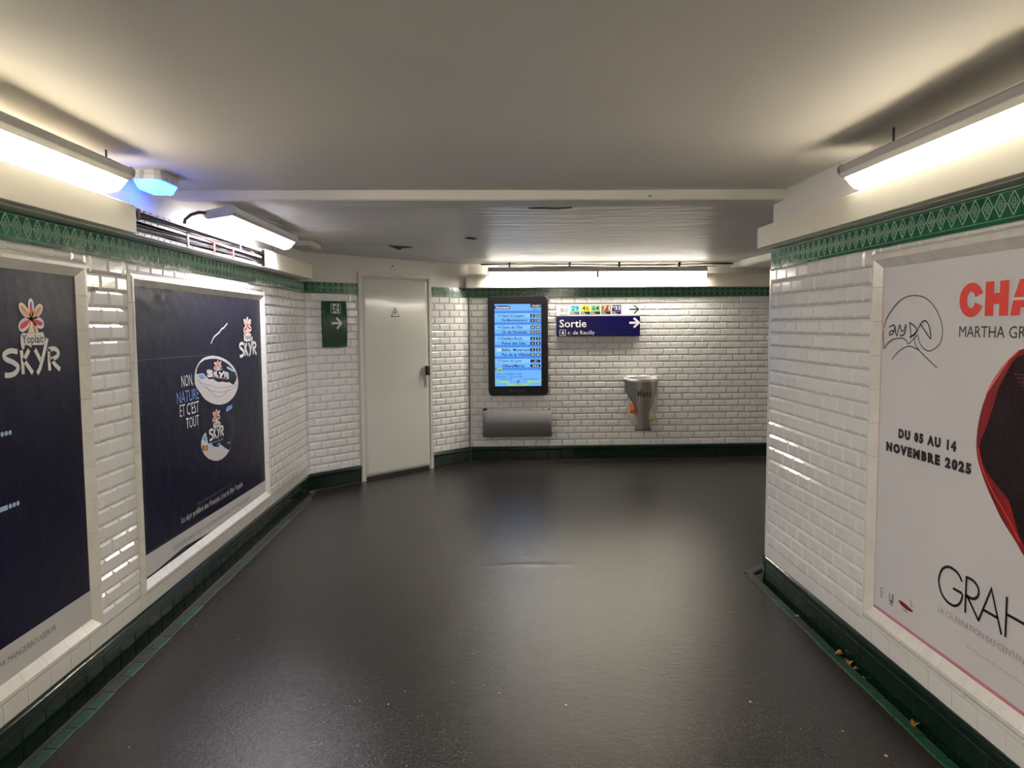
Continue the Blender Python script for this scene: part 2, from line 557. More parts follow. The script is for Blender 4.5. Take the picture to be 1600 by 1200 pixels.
# ------------------------------------------------------------------ floor
FL = [(-1.66, Y_NEAR), (-1.66, 7.20), (-1.70, 7.50), (-0.27, 9.06), (13.6, 9.27), (13.6, 5.36), (2.42, 5.36), (1.83, 5.02), (1.62, 4.81), (1.62, Y_NEAR)]
bm = bmesh.new()
bm.faces.new([bm.verts.new((x, y, 0)) for x, y in FL])
def cuts(axis, vals):
    for v in vals:
        geom = bm.verts[:] + bm.edges[:] + bm.faces[:]
        co = (v, 0, 0) if axis == 0 else (0, v, 0)
        no = (1, 0, 0) if axis == 0 else (0, 1, 0)
        bmesh.ops.bisect_plane(bm, geom=geom, plane_co=co, plane_no=no, dist=1e-5)
ys = [Y_NEAR + 0.5 * i for i in range(1, 9)] + [1.3 + 0.13 * i for i in range(0, 60)] + [4.94 + 0.015 * i for i in range(15)]
xs = [-1.55 + 0.065 * i for i in range(0, 49)] + [1.9, 2.4, 3.0, 4.0, 5.0, 7.0, 9.0, 11.0]
cuts(1, ys)
cuts(0, xs)
for v in bm.verts:
    x, y = v.co.x, v.co.y
    z = 0.0025 * noise.noise(Vector((x * 1.3, y * 1.3, 0.3)))
    if -0.15 < x < 0.55:       # raised lap joint in the asphalt
        yc = 5.05 + 0.035 * noise.noise(Vector((x * 6, 1, 1)))
        e = max(0.0, 1 - abs((x - 0.20) / 0.35) ** 4)
        z += (0.0035 + .002 * noise.noise(Vector((x * 9, 5, 2)))) * e * math.exp(-((y - yc) / 0.038) ** 2)
    v.co.z = z if y > 1 else 0
for f in bm.faces:
    f.smooth = True
bmesh.ops.recalc_face_normals(bm, faces=bm.faces)
for e_ in [q for q in bm.edges if q.is_boundary]:      # the cut edge of the slab, down to the gutter bed
    a_, b_ = e_.verts[0].co.copy(), e_.verts[1].co.copy()
    f_ = bm.faces.new([bm.verts.new(a_), bm.verts.new(b_), bm.verts.new((b_.x, b_.y, -.05)), bm.verts.new((a_.x, a_.y, -.05))])
me = bpy.data.meshes.new('floor')
bm.to_mesh(me)
bm.free()
if me.polygons[0].normal.z < 0:
    me.flip_normals()
me.materials.append(M['floor'])
floor = obj('floor', me)
tag(floor, 'dark worn asphalt floor of the passage', 'floor', kind='structure')
# dirty gutter bed below the walls
g = Geo().box((-2.1, Y_NEAR, -0.09), (13.7, 9.5, -0.052))
g.prism_y([(-1.80, -0.05), (-1.80, -0.030), (-1.745, -0.022), (-1.715, -0.006), (-1.70, -0.05)], Y_NEAR, 7.7)
g.prism_y([(1.72, -0.05), (1.72, -0.03), (1.70, -0.024), (1.675, -0.008), (1.65, -0.05)], Y_NEAR, 4.80)
g.add([(1.66, 4.78, -0.02), (1.80, 4.74, -0.03), (2.5, 5.36, -0.03), (1.86, 5.0, -0.02)], [(0, 1, 2, 3)])
gut = g.make('gutter', M['dirt'], floor)
gut['label'] = 'brown dirty gutter between floor and baseboard'


def strip_piece(cx, cy, L, Wd, ang, i):
    """one green floor tile, slightly uneven"""
    g = Geo()
    a, b, t = L / 2, Wd / 2, 0.012
    h = 0.004 + 0.002 * random.random()
    g.add([(-a, -b, -t), (a, -b, -t), (a, b, -t), (-a, b, -t), (-a, -b, h - .003), (a, -b, h - .003), (a, b, h - .003), (-a, b, h - .003),
           (-a + .003, -b + .003, h), (a - .003, -b + .003, h), (a - .003, b - .003, h), (-a + .003, b - .003, h)],
          [(0, 1, 5, 4), (1, 2, 6, 5), (2, 3, 7, 6), (3, 0, 4, 7), (4, 5, 9, 8), (5, 6, 10, 9), (6, 7, 11, 10), (7, 4, 8, 11), (8, 9, 10, 11)])
    return g.make('edge_tile', M['strip' if random.random() < i else 'strip_dirty'], floor, loc=(cx, cy, 0), rot=(0, 0, ang + random.uniform(-.012, .012)))


i = 0
y = 1.2
while y < 7.05:
    strip_piece(-1.688 + random.uniform(-.003, .003), y + .076, 0.1495, 0.052, math.pi / 2, 1 if y < 3.15 else (.7 if y < 3.7 else (.3 if y < 4.3 else .06)))
    y += 0.152
y = 1.0
while y < 4.70:
    strip_piece(1.648 + random.uniform(-.002, .002), y + .076, 0.1495, 0.050, math.pi / 2, 1 if y < 3.7 else .25)
    y += 0.152
for k in range(2):
    strip_piece(1.695 + k * .107, 4.862 + k * .107, 0.148, 0.05, math.pi / 4, 0)


# ------------------------------------------------------------------ wall tiles
_tile_cache = {}


def tile_mesh(w, h, m, key, inset=0.0125, rise=0.0080, depth=0.006):
    k = (round(w, 3), round(h, 3), key)
    if k in _tile_cache:
        return _tile_cache[k]
    a, b = w / 2 - 0.001, h / 2 - 0.001
    i = min(inset, a * 0.55, b * 0.55)
    d0, d1 = -depth, -depth - rise
    vs = [(-a, 0, -b), (a, 0, -b), (a, 0, b), (-a, 0, b), (-a, d0, -b), (a, d0, -b), (a, d0, b), (-a, d0, b),
          (-a + i, d1, -b + i), (a - i, d1, -b + i), (a - i, d1, b - i), (-a + i, d1, b - i)]
    fs = [(0, 1, 5, 4), (1, 2, 6, 5), (2, 3, 7, 6), (3, 0, 4, 7), (4, 5, 9, 8), (5, 6, 10, 9), (6, 7, 11, 10), (7, 4, 8, 11), (8, 9, 10, 11)]
    me = mesh_of('tile', vs, fs, m)
    _tile_cache[k] = me
    return me


def subtract(r, e):
    x0, z0, x1, z1 = r
    a0, b0, a1, b1 = e
    if a0 >= x1 or a1 <= x0 or b0 >= z1 or b1 <= z0:
        return [r]
    out = []
    if a0 > x0:
        out.append((x0, z0, a0, z1))
    if a1 < x1:
        out.append((a1, z0, x1, z1))
    c0, c1 = max(x0, a0), min(x1, a1)
    if b0 > z0:
        out.append((c0, z0, c1, b0))
    if b1 < z1:
        out.append((c0, b1, c1, z1))
    return out


def shown_size(w, r):
    a = project(to_world(w, r[0], -.01, r[1]))
    b = project(to_world(w, r[2], -.01, r[3]))
    if not a or not b:
        return 0
    cx, cz = (a[0] + b[0]) / 2, (a[1] + b[1]) / 2
    if not (-15 < cx < 1615 and -15 < cz < 1215):
        return 0
    return abs(a[0] - b[0]) * abs(a[1] - b[1])


def tile_wall(wall, w, x0, x1, excl, phase=0.0, hide=None, flat_below=None):
    cells = []
    for r in range(ROWS):
        z0 = Z_BASE + r * TH
        off = phase + (TW / 2 if r % 2 else 0)
        k = math.floor((x0 - off) / TW)
        x = off + k * TW
        while x < x1:
            a, b = max(x, x0), min(x + TW, x1)
            if b - a > 0.012:
                rs = [(a, z0, b, z0 + TH)]
                for e in excl:
                    rs = [q for r_ in rs for q in subtract(r_, e)]
                cells += [q for q in rs if q[2] - q[0] > 0.011 and q[3] - q[1] > 0.009]
            x += TW
    scored = []
    for c in cells:
        s = shown_size(w, c)
        if hide and hide(c):
            s = 0
        scored.append((s, c))
    scored.sort(key=lambda t: -t[0])
    loose = [c for s, c in scored[:300] if s > 0]
    rest = [c for s, c in scored if c not in set(loose)]
    for c in loose:
        ww, hh = c[2] - c[0], c[3] - c[1]
        flat = flat_below is not None and c[3] < flat_below + 0.02
        me = tile_mesh(ww, hh, M['tile'], 'flat' if flat else 't', *((0.003, 0.001, 0.006) if flat else ()))
        o = obj('tile', me, wall, (( c[0] + c[2]) / 2, -0.0005, (c[1] + c[3]) / 2),
                (random.uniform(-.008, .008), random.uniform(-.0025, .0025), random.uniform(-.008, .008)))
    if rest:
        g = Geo()
        for c in rest:
            me = tile_mesh(c[2] - c[0], c[3] - c[1], M['tile'], 't')
            R_ = Matrix.Translation(((c[0] + c[2]) / 2, -0.0005, (c[1] + c[3]) / 2)) @ Matrix.Rotation(random.uniform(-.008, .008), 4, 'X') @ Matrix.Rotation(random.uniform(-.008, .008), 4, 'Z')
            g.add([R_ @ v.co for v in me.vertices], [tuple(p.vertices) for p in me.polygons])
        o = g.make('tiles', M['tile'], wall, recalc=False)
        o['kind'] = 'stuff'


def inset_rect(r, d):
    return (r[0] - d, r[1] - d, r[2] + d, r[3] + d)


tile_wall(wall_left, 'left', 0.6, 7.49, [P1, P2], phase=0.02, flat_below=0.25)
tile_wall(wall_diag, 'diagonal', 0.008, DIAG_LEN - 0.01, [DOOR], phase=0.075)
tile_wall(wall_back, 'back', 0.008, 4.4, [], phase=0.03, hide=lambda c: c[0] > 3.68)
tile_wall(wall_right, 'right', -4.645, -0.9, [PR], phase=0.01, flat_below=0.28)

# frieze tiles in relief: three lozenges with quatrefoils per tile
FW = 0.203
_fr_cache = {}


def frieze_mesh(w):
    k = round(w, 3)
    if k in _fr_cache:
        return _fr_cache[k]
    g = Geo()
    H = Z_FRZ1 - Z_FRZ0
    a, b = w / 2 - .0012, H / 2 - .0012
    g.box((-a, 0, -b), (a, -.008, b), 0)

    def ridge(p, q, wd=.0028, h=.0032):
        p, q = Vector((p[0], 0, p[1])), Vector((q[0], 0, q[1]))
        t = (q - p).normalized()
        nn = Vector((-t.z, 0, t.x)) * wd * .5
        y0, y1 = Vector((0, -.0079, 0)), Vector((0, -.0079 - h, 0))
        vs = [p + nn + y0, p - nn + y0, q - nn + y0, q + nn + y0, p + nn * .4 + y1, p - nn * .4 + y1, q - nn * .4 + y1, q + nn * .4 + y1]
        g.add(vs, [(4, 5, 6, 7), (0, 4, 7, 3), (1, 2, 6, 5), (0, 1, 5, 4), (2, 3, 7, 6)], 1)
    n_m = max(1, round(w / FW * 3)) if w > FW * .3 else 0
    for i in range(n_m):
        cx = -a + (2 * a) * (i + .5) / n_m
        cz, rx, rz = .006, 2 * a / n_m * .44, .040
        P = [(cx, cz + rz), (cx + rx, cz), (cx, cz - rz), (cx - rx, cz)]
        for j in range(4):
            ridge(P[j], P[(j + 1) % 4], .0032, .0036)
        for j in range(4):           # quatrefoil lobes
            ang = math.pi / 2 * j
            ox, oz = math.cos(ang) * .0105, math.sin(ang) * .0125
            pts = [(cx + ox + .0062 * math.cos(2 * math.pi * q / 6), cz + oz + .0072 * math.sin(2 * math.pi * q / 6)) for q in range(6)]
            for q in range(6):
                ridge(pts[q], pts[(q + 1) % 6], .0019, .0028)
    ridge((-a, -b + .014), (a, -b + .014), .0028, .004)
    ridge((-a, b - .008), (a, b - .008), .0018, .003)
    me = mesh_of('frieze_tile', g.v, g.f, [M['frieze'], M['frieze_ridge']], False, g.m)
    _fr_cache[k] = me
    return me


def frieze(wall, w, spans, phase=0.0):
    for x0, x1 in spans:
        k = math.floor((x0 - phase) / FW)
        x = phase + k * FW
        while x < x1:
            a, b = max(x, x0), min(x + FW, x1)
            if b - a > .02:
                obj('frieze_tile', frieze_mesh(b - a), wall, ((a + b) / 2, 0, (Z_FRZ0 + Z_FRZ1) / 2), (random.uniform(-.01, .01), 0, random.uniform(-.004, .004)))
            x += FW


frieze(wall_left, 'left', [(1.3, 7.49)], phase=0.05)
frieze(wall_diag, 'diagonal', [(0.008, DOOR[0] - .002), (DOOR[2] + .002, DIAG_LEN - .008)], phase=0.03)
frieze(wall_back, 'back', [(0.008, 4.2)], phase=0.105)
frieze(wall_right, 'right', [(-4.645, -1.3)], phase=-0.02)


# baseboards: dark green tiles under a rounded cap
def cap_profile(z0, z1, d):
    pts = [(0, z0), (-d + .006, z0), (-d, z0 + .006)]
    for i in range(5):
        a = math.pi / 2 * i / 4
        pts.append((-d + .016 * (1 - math.cos(a)) * 1.0, z1 - .016 + .016 * math.sin(a)))
    pts.append((0, z1))
    return pts


def baseboard(name, w, spans, label, zb=-0.045):
    x0, x1 = spans[0][0], spans[-1][1]
    g = Geo()
    for a, b in spans:
        g.box((a, 0.0, zb), (b, -.004, Z_BASE - .004))
    root = g.make(name, M['base_grout'])
    at_wall(root, w)
    tag(root, label, 'baseboard', kind='structure')
    cap_cache = {}
    for a, b in spans:
        x = a
        i = 0
        while x < b - .01:
            e = min(x + .1535, b)
            gg = Geo()
            ww = e - x
            key = round(ww, 3)
            if key not in cap_cache:
                t = tile_mesh(ww, .156 - .042 + (.045 if zb < -.02 else 0), M['base_tile'], 'base', .004, .002, .013)
                c = Geo().prism_x(cap_profile(.118, Z_BASE, .024), -ww / 2 + .0008, ww / 2 - .0008)
                c_o = mesh_of('cap', c.v, c.f, M['base_tile'])
                bmx = bmesh.new(); bmx.from_mesh(c_o); bmesh.ops.recalc_face_normals(bmx, faces=bmx.faces); bmx.to_mesh(c_o); bmx.free()
                cap_cache[key] = (t, c_o)
            t, c = cap_cache[key]
            hh = max(v.co.z for v in t.vertices)
            obj('tile', t, root, (x + ww / 2, -.003, .1165 - hh), (random.uniform(-.006, .006), 0, random.uniform(-.006, .006)))
            obj('cap', c, root, (x + ww / 2, random.uniform(-.001, .001), random.uniform(-.001, .001)))
            x = e
    return root


baseboard('baseboard_left', 'left', [(1.0, 7.48)], 'dark green tiled baseboard along the left passage wall')
baseboard('baseboard_diagonal', 'diagonal', [(0.012, DOOR[0]), (DOOR[2], DIAG_LEN - .012)], 'dark green tiled baseboard on both sides of the service door', zb=-.01)
baseboard('baseboard_back', 'back', [(0.012, 4.4)], 'dark green tiled baseboard along the end wall', zb=-.01)
baseboard('baseboard_right', 'right', [(-4.645, -0.8)], 'dark green tiled baseboard below the lilac poster wall')
# corner bead on the right wall's end
g = Geo()
g.prism_y([(-.012, 0), (.012, 0), (.012, 1)], 0, 1) if False else None
corner = Geo()
z = Z_BASE
while z < Z_FRZ0 - .01:
    z1 = min(z + .152, Z_FRZ0)
    corner.add([(-4.672, -.011, z + .001), (-4.646, -.011, z + .001), (-4.646, .0, z + .001), (-4.690, .02, z + .001),
                (-4.672, -.011, z1 - .001), (-4.646, -.011, z1 - .001), (-4.646, .0, z1 - .001), (-4.690, .02, z1 - .001)],
               [(0, 1, 5, 4), (1, 2, 6, 5), (3, 0, 4, 7), (4, 5, 6, 7), (0, 3, 2, 1), (2, 3, 7, 6)])
    z = z1
cb = corner.make('corner_bead', M['frame_tile'], wall_right)
cb2 = Geo().box((-4.674, -.022, -.045), (-4.646, 0.02, Z_BASE)).make('corner_block', M['base_tile'], wall_right)
cb3 = Geo().box((-4.66, -.009, Z_FRZ0), (-4.646, 0.02, Z_FRZ1)).make('frieze_end', M['frieze'], wall_right)


# ------------------------------------------------------------------ flat print helpers (local x, z on a wall; d = distance from the sheet)
def flat(parent, name, polys, d, m, label=None, base=(0, 0)):
    vs, fs = [], []
    for p in polys:
        b = len(vs)
        area = sum(p[i][0] * p[(i + 1) % len(p)][1] - p[(i + 1) % len(p)][0] * p[i][1] for i in range(len(p)))
        q = p if area > 0 else list(reversed(p))
        vs += [(x - base[0], -d, z - base[1]) for x, z in q]
        fs.append(tuple(range(b, b + len(q))))
    me = mesh_of(name, vs, fs, m)
    o = obj(name, me, parent)
    if label:
        o['label'] = label
    return o


def smooth_line(pts, n=5):
    if len(pts) < 3:
        return pts
    out = []
    P = [pts[0]] + list(pts) + [pts[-1]]
    for i in range(1, len(P) - 2):
        p0, p1, p2, p3 = P[i - 1], P[i], P[i + 1], P[i + 2]
        for k in range(n):
            t = k / n
            out.append(tuple(0.5 * ((2 * p1[c]) + (-p0[c] + p2[c]) * t + (2 * p0[c] - 5 * p1[c] + 4 * p2[c] - p3[c]) * t * t + (-p0[c] + 3 * p1[c] - 3 * p2[c] + p3[c]) * t ** 3) for c in (0, 1)))
    out.append(tuple(pts[-1]))
    return out


def stroke_geo(lines, wd, d, base=(0, 0), smooth=True):
    vs, fs = [], []
    for pts in lines:
        P = smooth_line(pts) if smooth else pts
        b = len(vs)
        for i, p in enumerate(P):
            q0, q1 = P[max(i - 1, 0)], P[min(i + 1, len(P) - 1)]
            tx, tz = q1[0] - q0[0], q1[1] - q0[1]
            l = math.hypot(tx, tz) or 1
            nx, nz = -tz / l * wd / 2, tx / l * wd / 2
            k = 1.0
            if 0 < i < len(P) - 1:
                a = Vector((p[0] - q0[0], p[1] - q0[1])).normalized() if p != q0 else Vector((1, 0))
                c = Vector((q1[0] - p[0], q1[1] - p[1])).normalized() if p != q1 else Vector((1, 0))
                k = 1 / max(.55, math.sqrt(max(0.05, (1 + a.dot(c)) / 2)))
            vs += [(p[0] + nx * k - base[0], -d, p[1] + nz * k - base[1]), (p[0] - nx * k - base[0], -d, p[1] - nz * k - base[1])]
        for i in range(len(P) - 1):
            a = b + 2 * i
            fs.append((a, a + 1, a + 3, a + 2))
    return vs, fs


def stroke(parent, name, lines, wd, d, m, base=(0, 0), smooth=True, label=None):
    vs, fs = stroke_geo(lines, wd, d, base, smooth)
    o = obj(name, mesh_of(name, vs, fs, m), parent)
    if label:
        o['label'] = label
    return o


def text(parent, s, x0, z0, x1, z1, d, m, base=(0, 0), bold=0.0, slant=0.0, rise=0.0, name='lettering', spacing=1.0, label=None):
    """string set to fill the box x0..x1, z0..z1 (glyph bounds); rise lifts the right end"""
    cu = bpy.data.curves.new('lettering', 'FONT')
    cu.body = s
    cu.resolution_u = 2
    cu.offset = bold
    cu.space_character = spacing
    t = bpy.data.objects.new('tmp', cu)
    COL.objects.link(t)
    me = bpy.data.meshes.new_from_object(t.evaluated_get(bpy.context.evaluated_depsgraph_get()))
    bpy.data.objects.remove(t)
    bpy.data.curves.remove(cu)
    if not me.vertices:
        return None
    X = [v.co.x for v in me.vertices]
    Y = [v.co.y for v in me.vertices]
    ax, bx, ay, by = min(X), max(X), min(Y), max(Y)
    for v in me.vertices:
        u, q = (v.co.x - ax) / (bx - ax), (v.co.y - ay) / (by - ay)
        v.co = (x0 + u * (x1 - x0) + slant * q - base[0], -d, z0 + q * (z1 - z0) + rise * u - base[1])
    me.materials.clear()
    me.materials.append(m)
    me.name = name
    o = obj(name, me, parent)
    if label:
        o['label'] = label
    return o


def rect(x0, z0, x1, z1):
    return [(x0, z0), (x1, z0), (x1, z1), (x0, z1)]


def ellipse(cx, cz, rx, rz, n=28, a0=0, a1=2 * math.pi):
    full = abs(a1 - a0 - 2 * math.pi) < 1e-6
    return [(cx + rx * math.cos(a0 + (a1 - a0) * i / (n if full else n - 1)), cz + rz * math.sin(a0 + (a1 - a0) * i / (n if full else n - 1))) for i in range(n)]


# ------------------------------------------------------------------ poster frames
def poster_frame(w, R, label):
    x0, z0, x1, z1 = R
    prof = [(0, 0), (0, .012), (.007, .025), (.016, .030), (.031, .030), (.066, .006), (.070, 0)]
    root = thing_on(w, 'poster_frame', label, 'frame', (x0, 0, z0), 'moulded tile frames around the wall posters')

    def piece(P, along, inward, a, b, ma, mb, L):
        g = Geo()
        vs = []
        for e, mi in ((a, ma), (b, mb)):
            for p, d in prof:
                s = e + (p * mi)
                vs.append((P[0] + along[0] * s + inward[0] * p, -d, P[1] + along[1] * s + inward[1] * p))
        n = len(prof)
        fs = [(i, i + 1, i + 1 + n, i + n) for i in range(n - 1)] + [tuple(range(n)), tuple(range(2 * n - 1, n - 1, -1)), (n - 1, 0, n, 2 * n - 1)]
        g.add(vs, fs)
        o = g.make('frame_tile', M['frame_tile'], root)
        return o
    W_, H_ = x1 - x0, z1 - z0
    for P, al, inw, L in (((0, 0), (1, 0), (0, 1), W_), ((W_, 0), (0, 1), (-1, 0), H_), ((W_, H_), (-1, 0), (0, -1), W_), ((0, H_), (0, -1), (1, 0), H_)):
        n = max(1, round(L / .1545))
        for i in range(n):
            a, b = L * i / n, L * (i + 1) / n
            piece(P, al, inw, a + (.0006 if i else 0), b - (.0006 if i < n - 1 else 0), 1 if i == 0 else 0, -1 if i == n - 1 else 0, L)
    return root


poster_frame('left', P1, 'cream moulded tile frame around the nearer navy poster, cut by the photo edge')
poster_frame('left', P2, 'white moulded tile frame around the navy poster with the tub picture')
poster_frame('right', PR, 'white moulded tile frame around the lilac dance poster')


def paper(root, rect_, m, name='paper', wrinkle=None, nx=40, nz=30):
    x0, z0, x1, z1 = rect_
    vs, fs = [], []
    for j in range(nz + 1):
        for i in range(nx + 1):
            x, z = x0 + (x1 - x0) * i / nx, z0 + (z1 - z0) * j / nz
            d = .0035
            if wrinkle:
                d += wrinkle(x, z)
            vs.append((x, -d, z))
    for j in range(nz):
        for i in range(nx):
            a = j * (nx + 1) + i
            fs.append((a, a + 1, a + nx + 2, a + nx + 1))
    return obj(name, mesh_of(name, vs, fs, m, True), root)


D0 = .0048     # print lies just above the paper


def flower(root, cx, cz, s, sz=None, d=D0):
    """six-petal flower logo: white outlines, red and orange petals"""
    sz = sz or s
    tips = [((.05, 1.0), 'print_red', .20), ((-.92, .72), 'print_orange', .22), ((.98, .70), 'print_orange', .22),
            ((-1.06, -.46), 'print_red', .27), ((1.04, -.28), 'print_red', .24), ((.42, -.92), 'print_orange', .20)]
    logo = flat(root, 'flower_logo', [[(cx, cz + .05 * sz), (cx + .5 * s, cz - 1.0 * sz), (cx - .62 * s, cz - 1.0 * sz)]], d, M['print_cream'])

    def petal(tip, wd, grow, d_, m, nm):
        L = math.hypot(*tip)
        ux, uz = tip[0] / L, tip[1] / L
        pts = []
        for i in range(20):
            a = 2 * math.pi * i / 20
            r = math.cos(a)
            along = L * .55 + (L * .45 + grow) * r
            across = (wd + grow) * math.sin(a) * (.8 + .22 * r)
            pts.append((cx + (ux * along - uz * across) * s, cz + (uz * along + ux * across) * sz))
        return flat(logo, nm, [pts], d_, m)
    for t, c, wd in tips:
        petal(t, wd, .13, d + .0002, M['print_white'], 'petal_outline')
    for t, c, wd in tips:
        petal(t, wd * .78, -.02, d + .0005, M[c], 'petal')
    stroke(logo, 'stem', [[(cx - .05 * s, cz - .1 * sz), (cx - .55 * s, cz - .98 * sz)]], .06 * s, d + .0005, M['print_red'])
    return logo


def skyr(root, x0, z0, x1, z1, d=D0, wd=None, tail=1.42, shear=0.0, m='print_white'):
    """hand-drawn capital letters, the Y with a long rising tail"""
    L = [[(.25, .93), (.13, .98), (.03, .86), (.05, .68), (.17, .52), (.245, .34), (.20, .12), (.10, .04), (.02, .07)],
         [(.315, .98), (.325, .5), (.325, .03)], [(.45, .98), (.34, .55)], [(.35, .60), (.42, .32), (.495, .03)],
         [(.555, .98), (.61, .72), (.655, .48)], [(.795, tail), (.71, .75), (.63, .2), (.575, .0)],
         [(.815, .98), (.81, .5), (.815, .06)], [(.80, .96), (.93, .97), (1.0, .80), (.96, .62), (.82, .50)], [(.86, .52), (.93, .28), (1.02, .06)]]
    W_, H_ = x1 - x0, z1 - z0
    lines = [[(x0 + u * W_, z0 + v * H_ + shear * u) for u, v in l] for l in L]
    return stroke(root, 'lettering', lines, wd or .062 * W_, d, M[m])


# ------------------------------------------------------------------ poster, left near
def poster_root(w, name, label):
    o = link(bpy.data.objects.new(name, None))
    at_wall(o, w)
    tag(o, label, 'poster')
    return o


def wr1(x, z):
    return .0008 * abs(noise.noise(Vector((x * 5, z * 5, 0)))) if z > 1.72 else 0


p1 = poster_root('left', 'wall_poster', 'navy poster with a flower logo, pale blue dots, cut by the left edge')
IN1 = (P1[0] + .066, P1[1] + .066, P1[2] - .064, P1[3] - .064)
paper(p1, IN1, M['navy_paper'], wrinkle=wr1)
flat(p1, 'white_strip', [rect(IN1[0], IN1[1], IN1[2], .440)], D0 - .0004, M['white_paper'])
flower(p1, 3.062, 1.636, .072)
flat(p1, 'wordmark_back', [smooth_line([(2.986, 1.575), (2.984, 1.548), (2.990, 1.525), (3.004, 1.522), (3.012, 1.538), (3.040, 1.532), (3.050, 1.526), (3.060, 1.536), (3.130, 1.535), (3.142, 1.548), (3.140, 1.578), (3.125, 1.586), (3.060, 1.578), (3.005, 1.584), (2.986, 1.575)], 3)[:-1]], D0 + .0008, M['print_white'])
text(p1, 'Yoplait', 2.992, 1.533, 3.134, 1.577, D0 + .0012, M['print_black'], bold=.012)
skyr(p1, 2.872, 1.424, 3.238, 1.520, wd=.0195)
for zz, xx in ((1.216, (2.845, 2.868, 2.891)), (.9445, (2.868, 2.891, 2.914))):
    for q in xx:
        flat(p1, 'dot', [ellipse(q, zz, .0098, .0092, 16)], D0, M['print_bluegrey'])
flat(p1, 'bar', [rect(2.55, .9355, 2.853, .9535)], D0, M['print_bluegrey'])
flat(p1, 'bar', [rect(2.55, 1.207, 2.828, 1.225)], D0, M['print_bluegrey'])
text(p1, 'POUR VOTRE SANTÉ, ÉVITEZ DE GRIGNOTER ENTRE LES REPAS. WWW.MANGERBOUGER.FR', 1.70, .370, 3.118, .403, D0, M['print_black'], bold=-.01)

# ------------------------------------------------------------------ poster, left far (tub picture)
def wr2(x, z):
    e = max(0, min(1, (z - 1.62) / .12)) * max(0, min(1, (4.75 - x) / .5))
    return .012 * e * abs(noise.noise(Vector((x * 7 + z * 4, z * 22, 0)))) + .0035 * max(0, min(1, (z - 1.70) / .08)) * abs(noise.noise(Vector((x * 9, z * 3, 4))))


p2 = poster_root('left', 'wall_poster', 'navy poster with a white tub, wrinkled along its top edge')
IN2 = (P2[0] + .066, P2[1] + .066, P2[2] - .064, P2[3] - .064)
paper(p2, IN2, M['navy_paper'], wrinkle=wr2, nx=110, nz=70)
flat(p2, 'white_strip', [[(IN2[0], IN2[1] + .012), (4.05, IN2[1] + .012), (4.45, IN2[1] + .03), (4.9, IN2[1] + .004), (IN2[2], IN2[1] + .004), (IN2[2], .394), (IN2[0], .430)]], D0 - .0004, M['white_paper'])
flat(p2, 'torn_edge', [[(IN2[0] + .01, IN2[1] + .002), (4.46, IN2[1] + .002), (4.46, IN2[1] + .026), (4.3, IN2[1] + .018), (4.05, IN2[1] + .010)]], D0 - .0002, M['print_black'])
flower(p2, 5.740, 1.602, .078, .066)
flat(p2, 'wordmark_back', [[(5.650, 1.548), (5.648, 1.510), (5.662, 1.494), (5.680, 1.500), (5.720, 1.494), (5.810, 1.500), (5.820, 1.520), (5.812, 1.552), (5.740, 1.548), (5.670, 1.556)]], D0 + .0008, M['print_white'])
text(p2, 'Yoplait', 5.658, 1.502, 5.810, 1.546, D0 + .0012, M['print_black'], bold=.012)
skyr(p2, 5.540, 1.388, 5.930, 1.486, wd=.0215)
stroke(p2, 'scratch', [[(4.982, 1.496), (5.02, 1.525), (5.052, 1.541), (5.138, 1.566), (5.19, 1.590), (5.228, 1.596), (5.305, 1.626)]], .010, D0 + .001, M['print_white'])
# tub lid
tub = flat(p2, 'tub_picture', [smooth_line([(4.693, 1.303), (4.709, 1.342), (4.762, 1.382), (4.848, 1.41), (4.953, 1.418), (5.025, 1.418), (5.136, 1.406), (5.261, 1.38), (5.37, 1.342), (5.45, 1.296), (5.483, 1.247), (5.489, 1.2), (5.457, 1.156),
                               (5.378, 1.117), (5.262, 1.093), (5.143, 1.09), (5.048, 1.1), (4.941, 1.122), (4.84, 1.157), (4.775, 1.199), (4.722, 1.233), (4.693, 1.266), (4.693, 1.303)], 3)[:-1]], D0, M['print_grey'])
flat(tub, 'lid_top', [[(4.722, 1.318), (4.734, 1.35), (4.786, 1.381), (4.864, 1.398), (4.969, 1.401), (5.078, 1.395), (5.191, 1.378), (5.288, 1.353), (5.378, 1.317), (5.438, 1.282), (5.465, 1.252), (5.449, 1.232), (5.40, 1.204), (5.25, 1.21), (5.0, 1.24), (4.80, 1.28)]], D0 + .0003, M['navy_paper'])
flat(tub, 'snow_picture', [[(4.722, 1.318), (4.743, 1.316), (4.83, 1.317), (4.879, 1.291), (4.93, 1.271), (5.001, 1.27), (5.045, 1.253), (5.1, 1.241), (5.177, 1.239), (5.245, 1.229), (5.306, 1.226), (5.382, 1.201), (5.412, 1.195),
                           (5.25, 1.160), (5.0, 1.180), (4.80, 1.230), (4.72, 1.285)]], D0 + .0005, M['print_grey'])
flat(tub, 'sky_picture', [[(4.750, 1.309), (4.826, 1.311), (4.866, 1.282), (4.785, 1.281)]], D0 + .0007, M['print_blue'])
for q in ([(4.728, 1.289), (4.799, 1.259), (4.917, 1.237), (5.097, 1.206), (5.272, 1.196), (5.473, 1.201)], [(4.865, 1.235), (4.915, 1.211), (4.974, 1.177), (5.045, 1.153), (5.129, 1.145), (5.218, 1.159), (5.312, 1.182)],
          [(4.751, 1.275), (4.831, 1.237), (4.967, 1.197), (5.132, 1.173), (5.311, 1.172), (5.472, 1.187)]):
    stroke(tub, 'rim_line', [q], .006, D0 + .0007, M['print_grey2'])
flower(p2, 5.092, 1.350, .062, .030, d=D0 + .0008)
text(p2, 'Yoplait', 5.02, 1.316, 5.17, 1.329, D0 + .0016, M['print_white'], bold=.03)
skyr(p2, 4.890, 1.296, 5.290, 1.330, d=D0 + .0012, wd=.017, tail=1.25, shear=-.042)
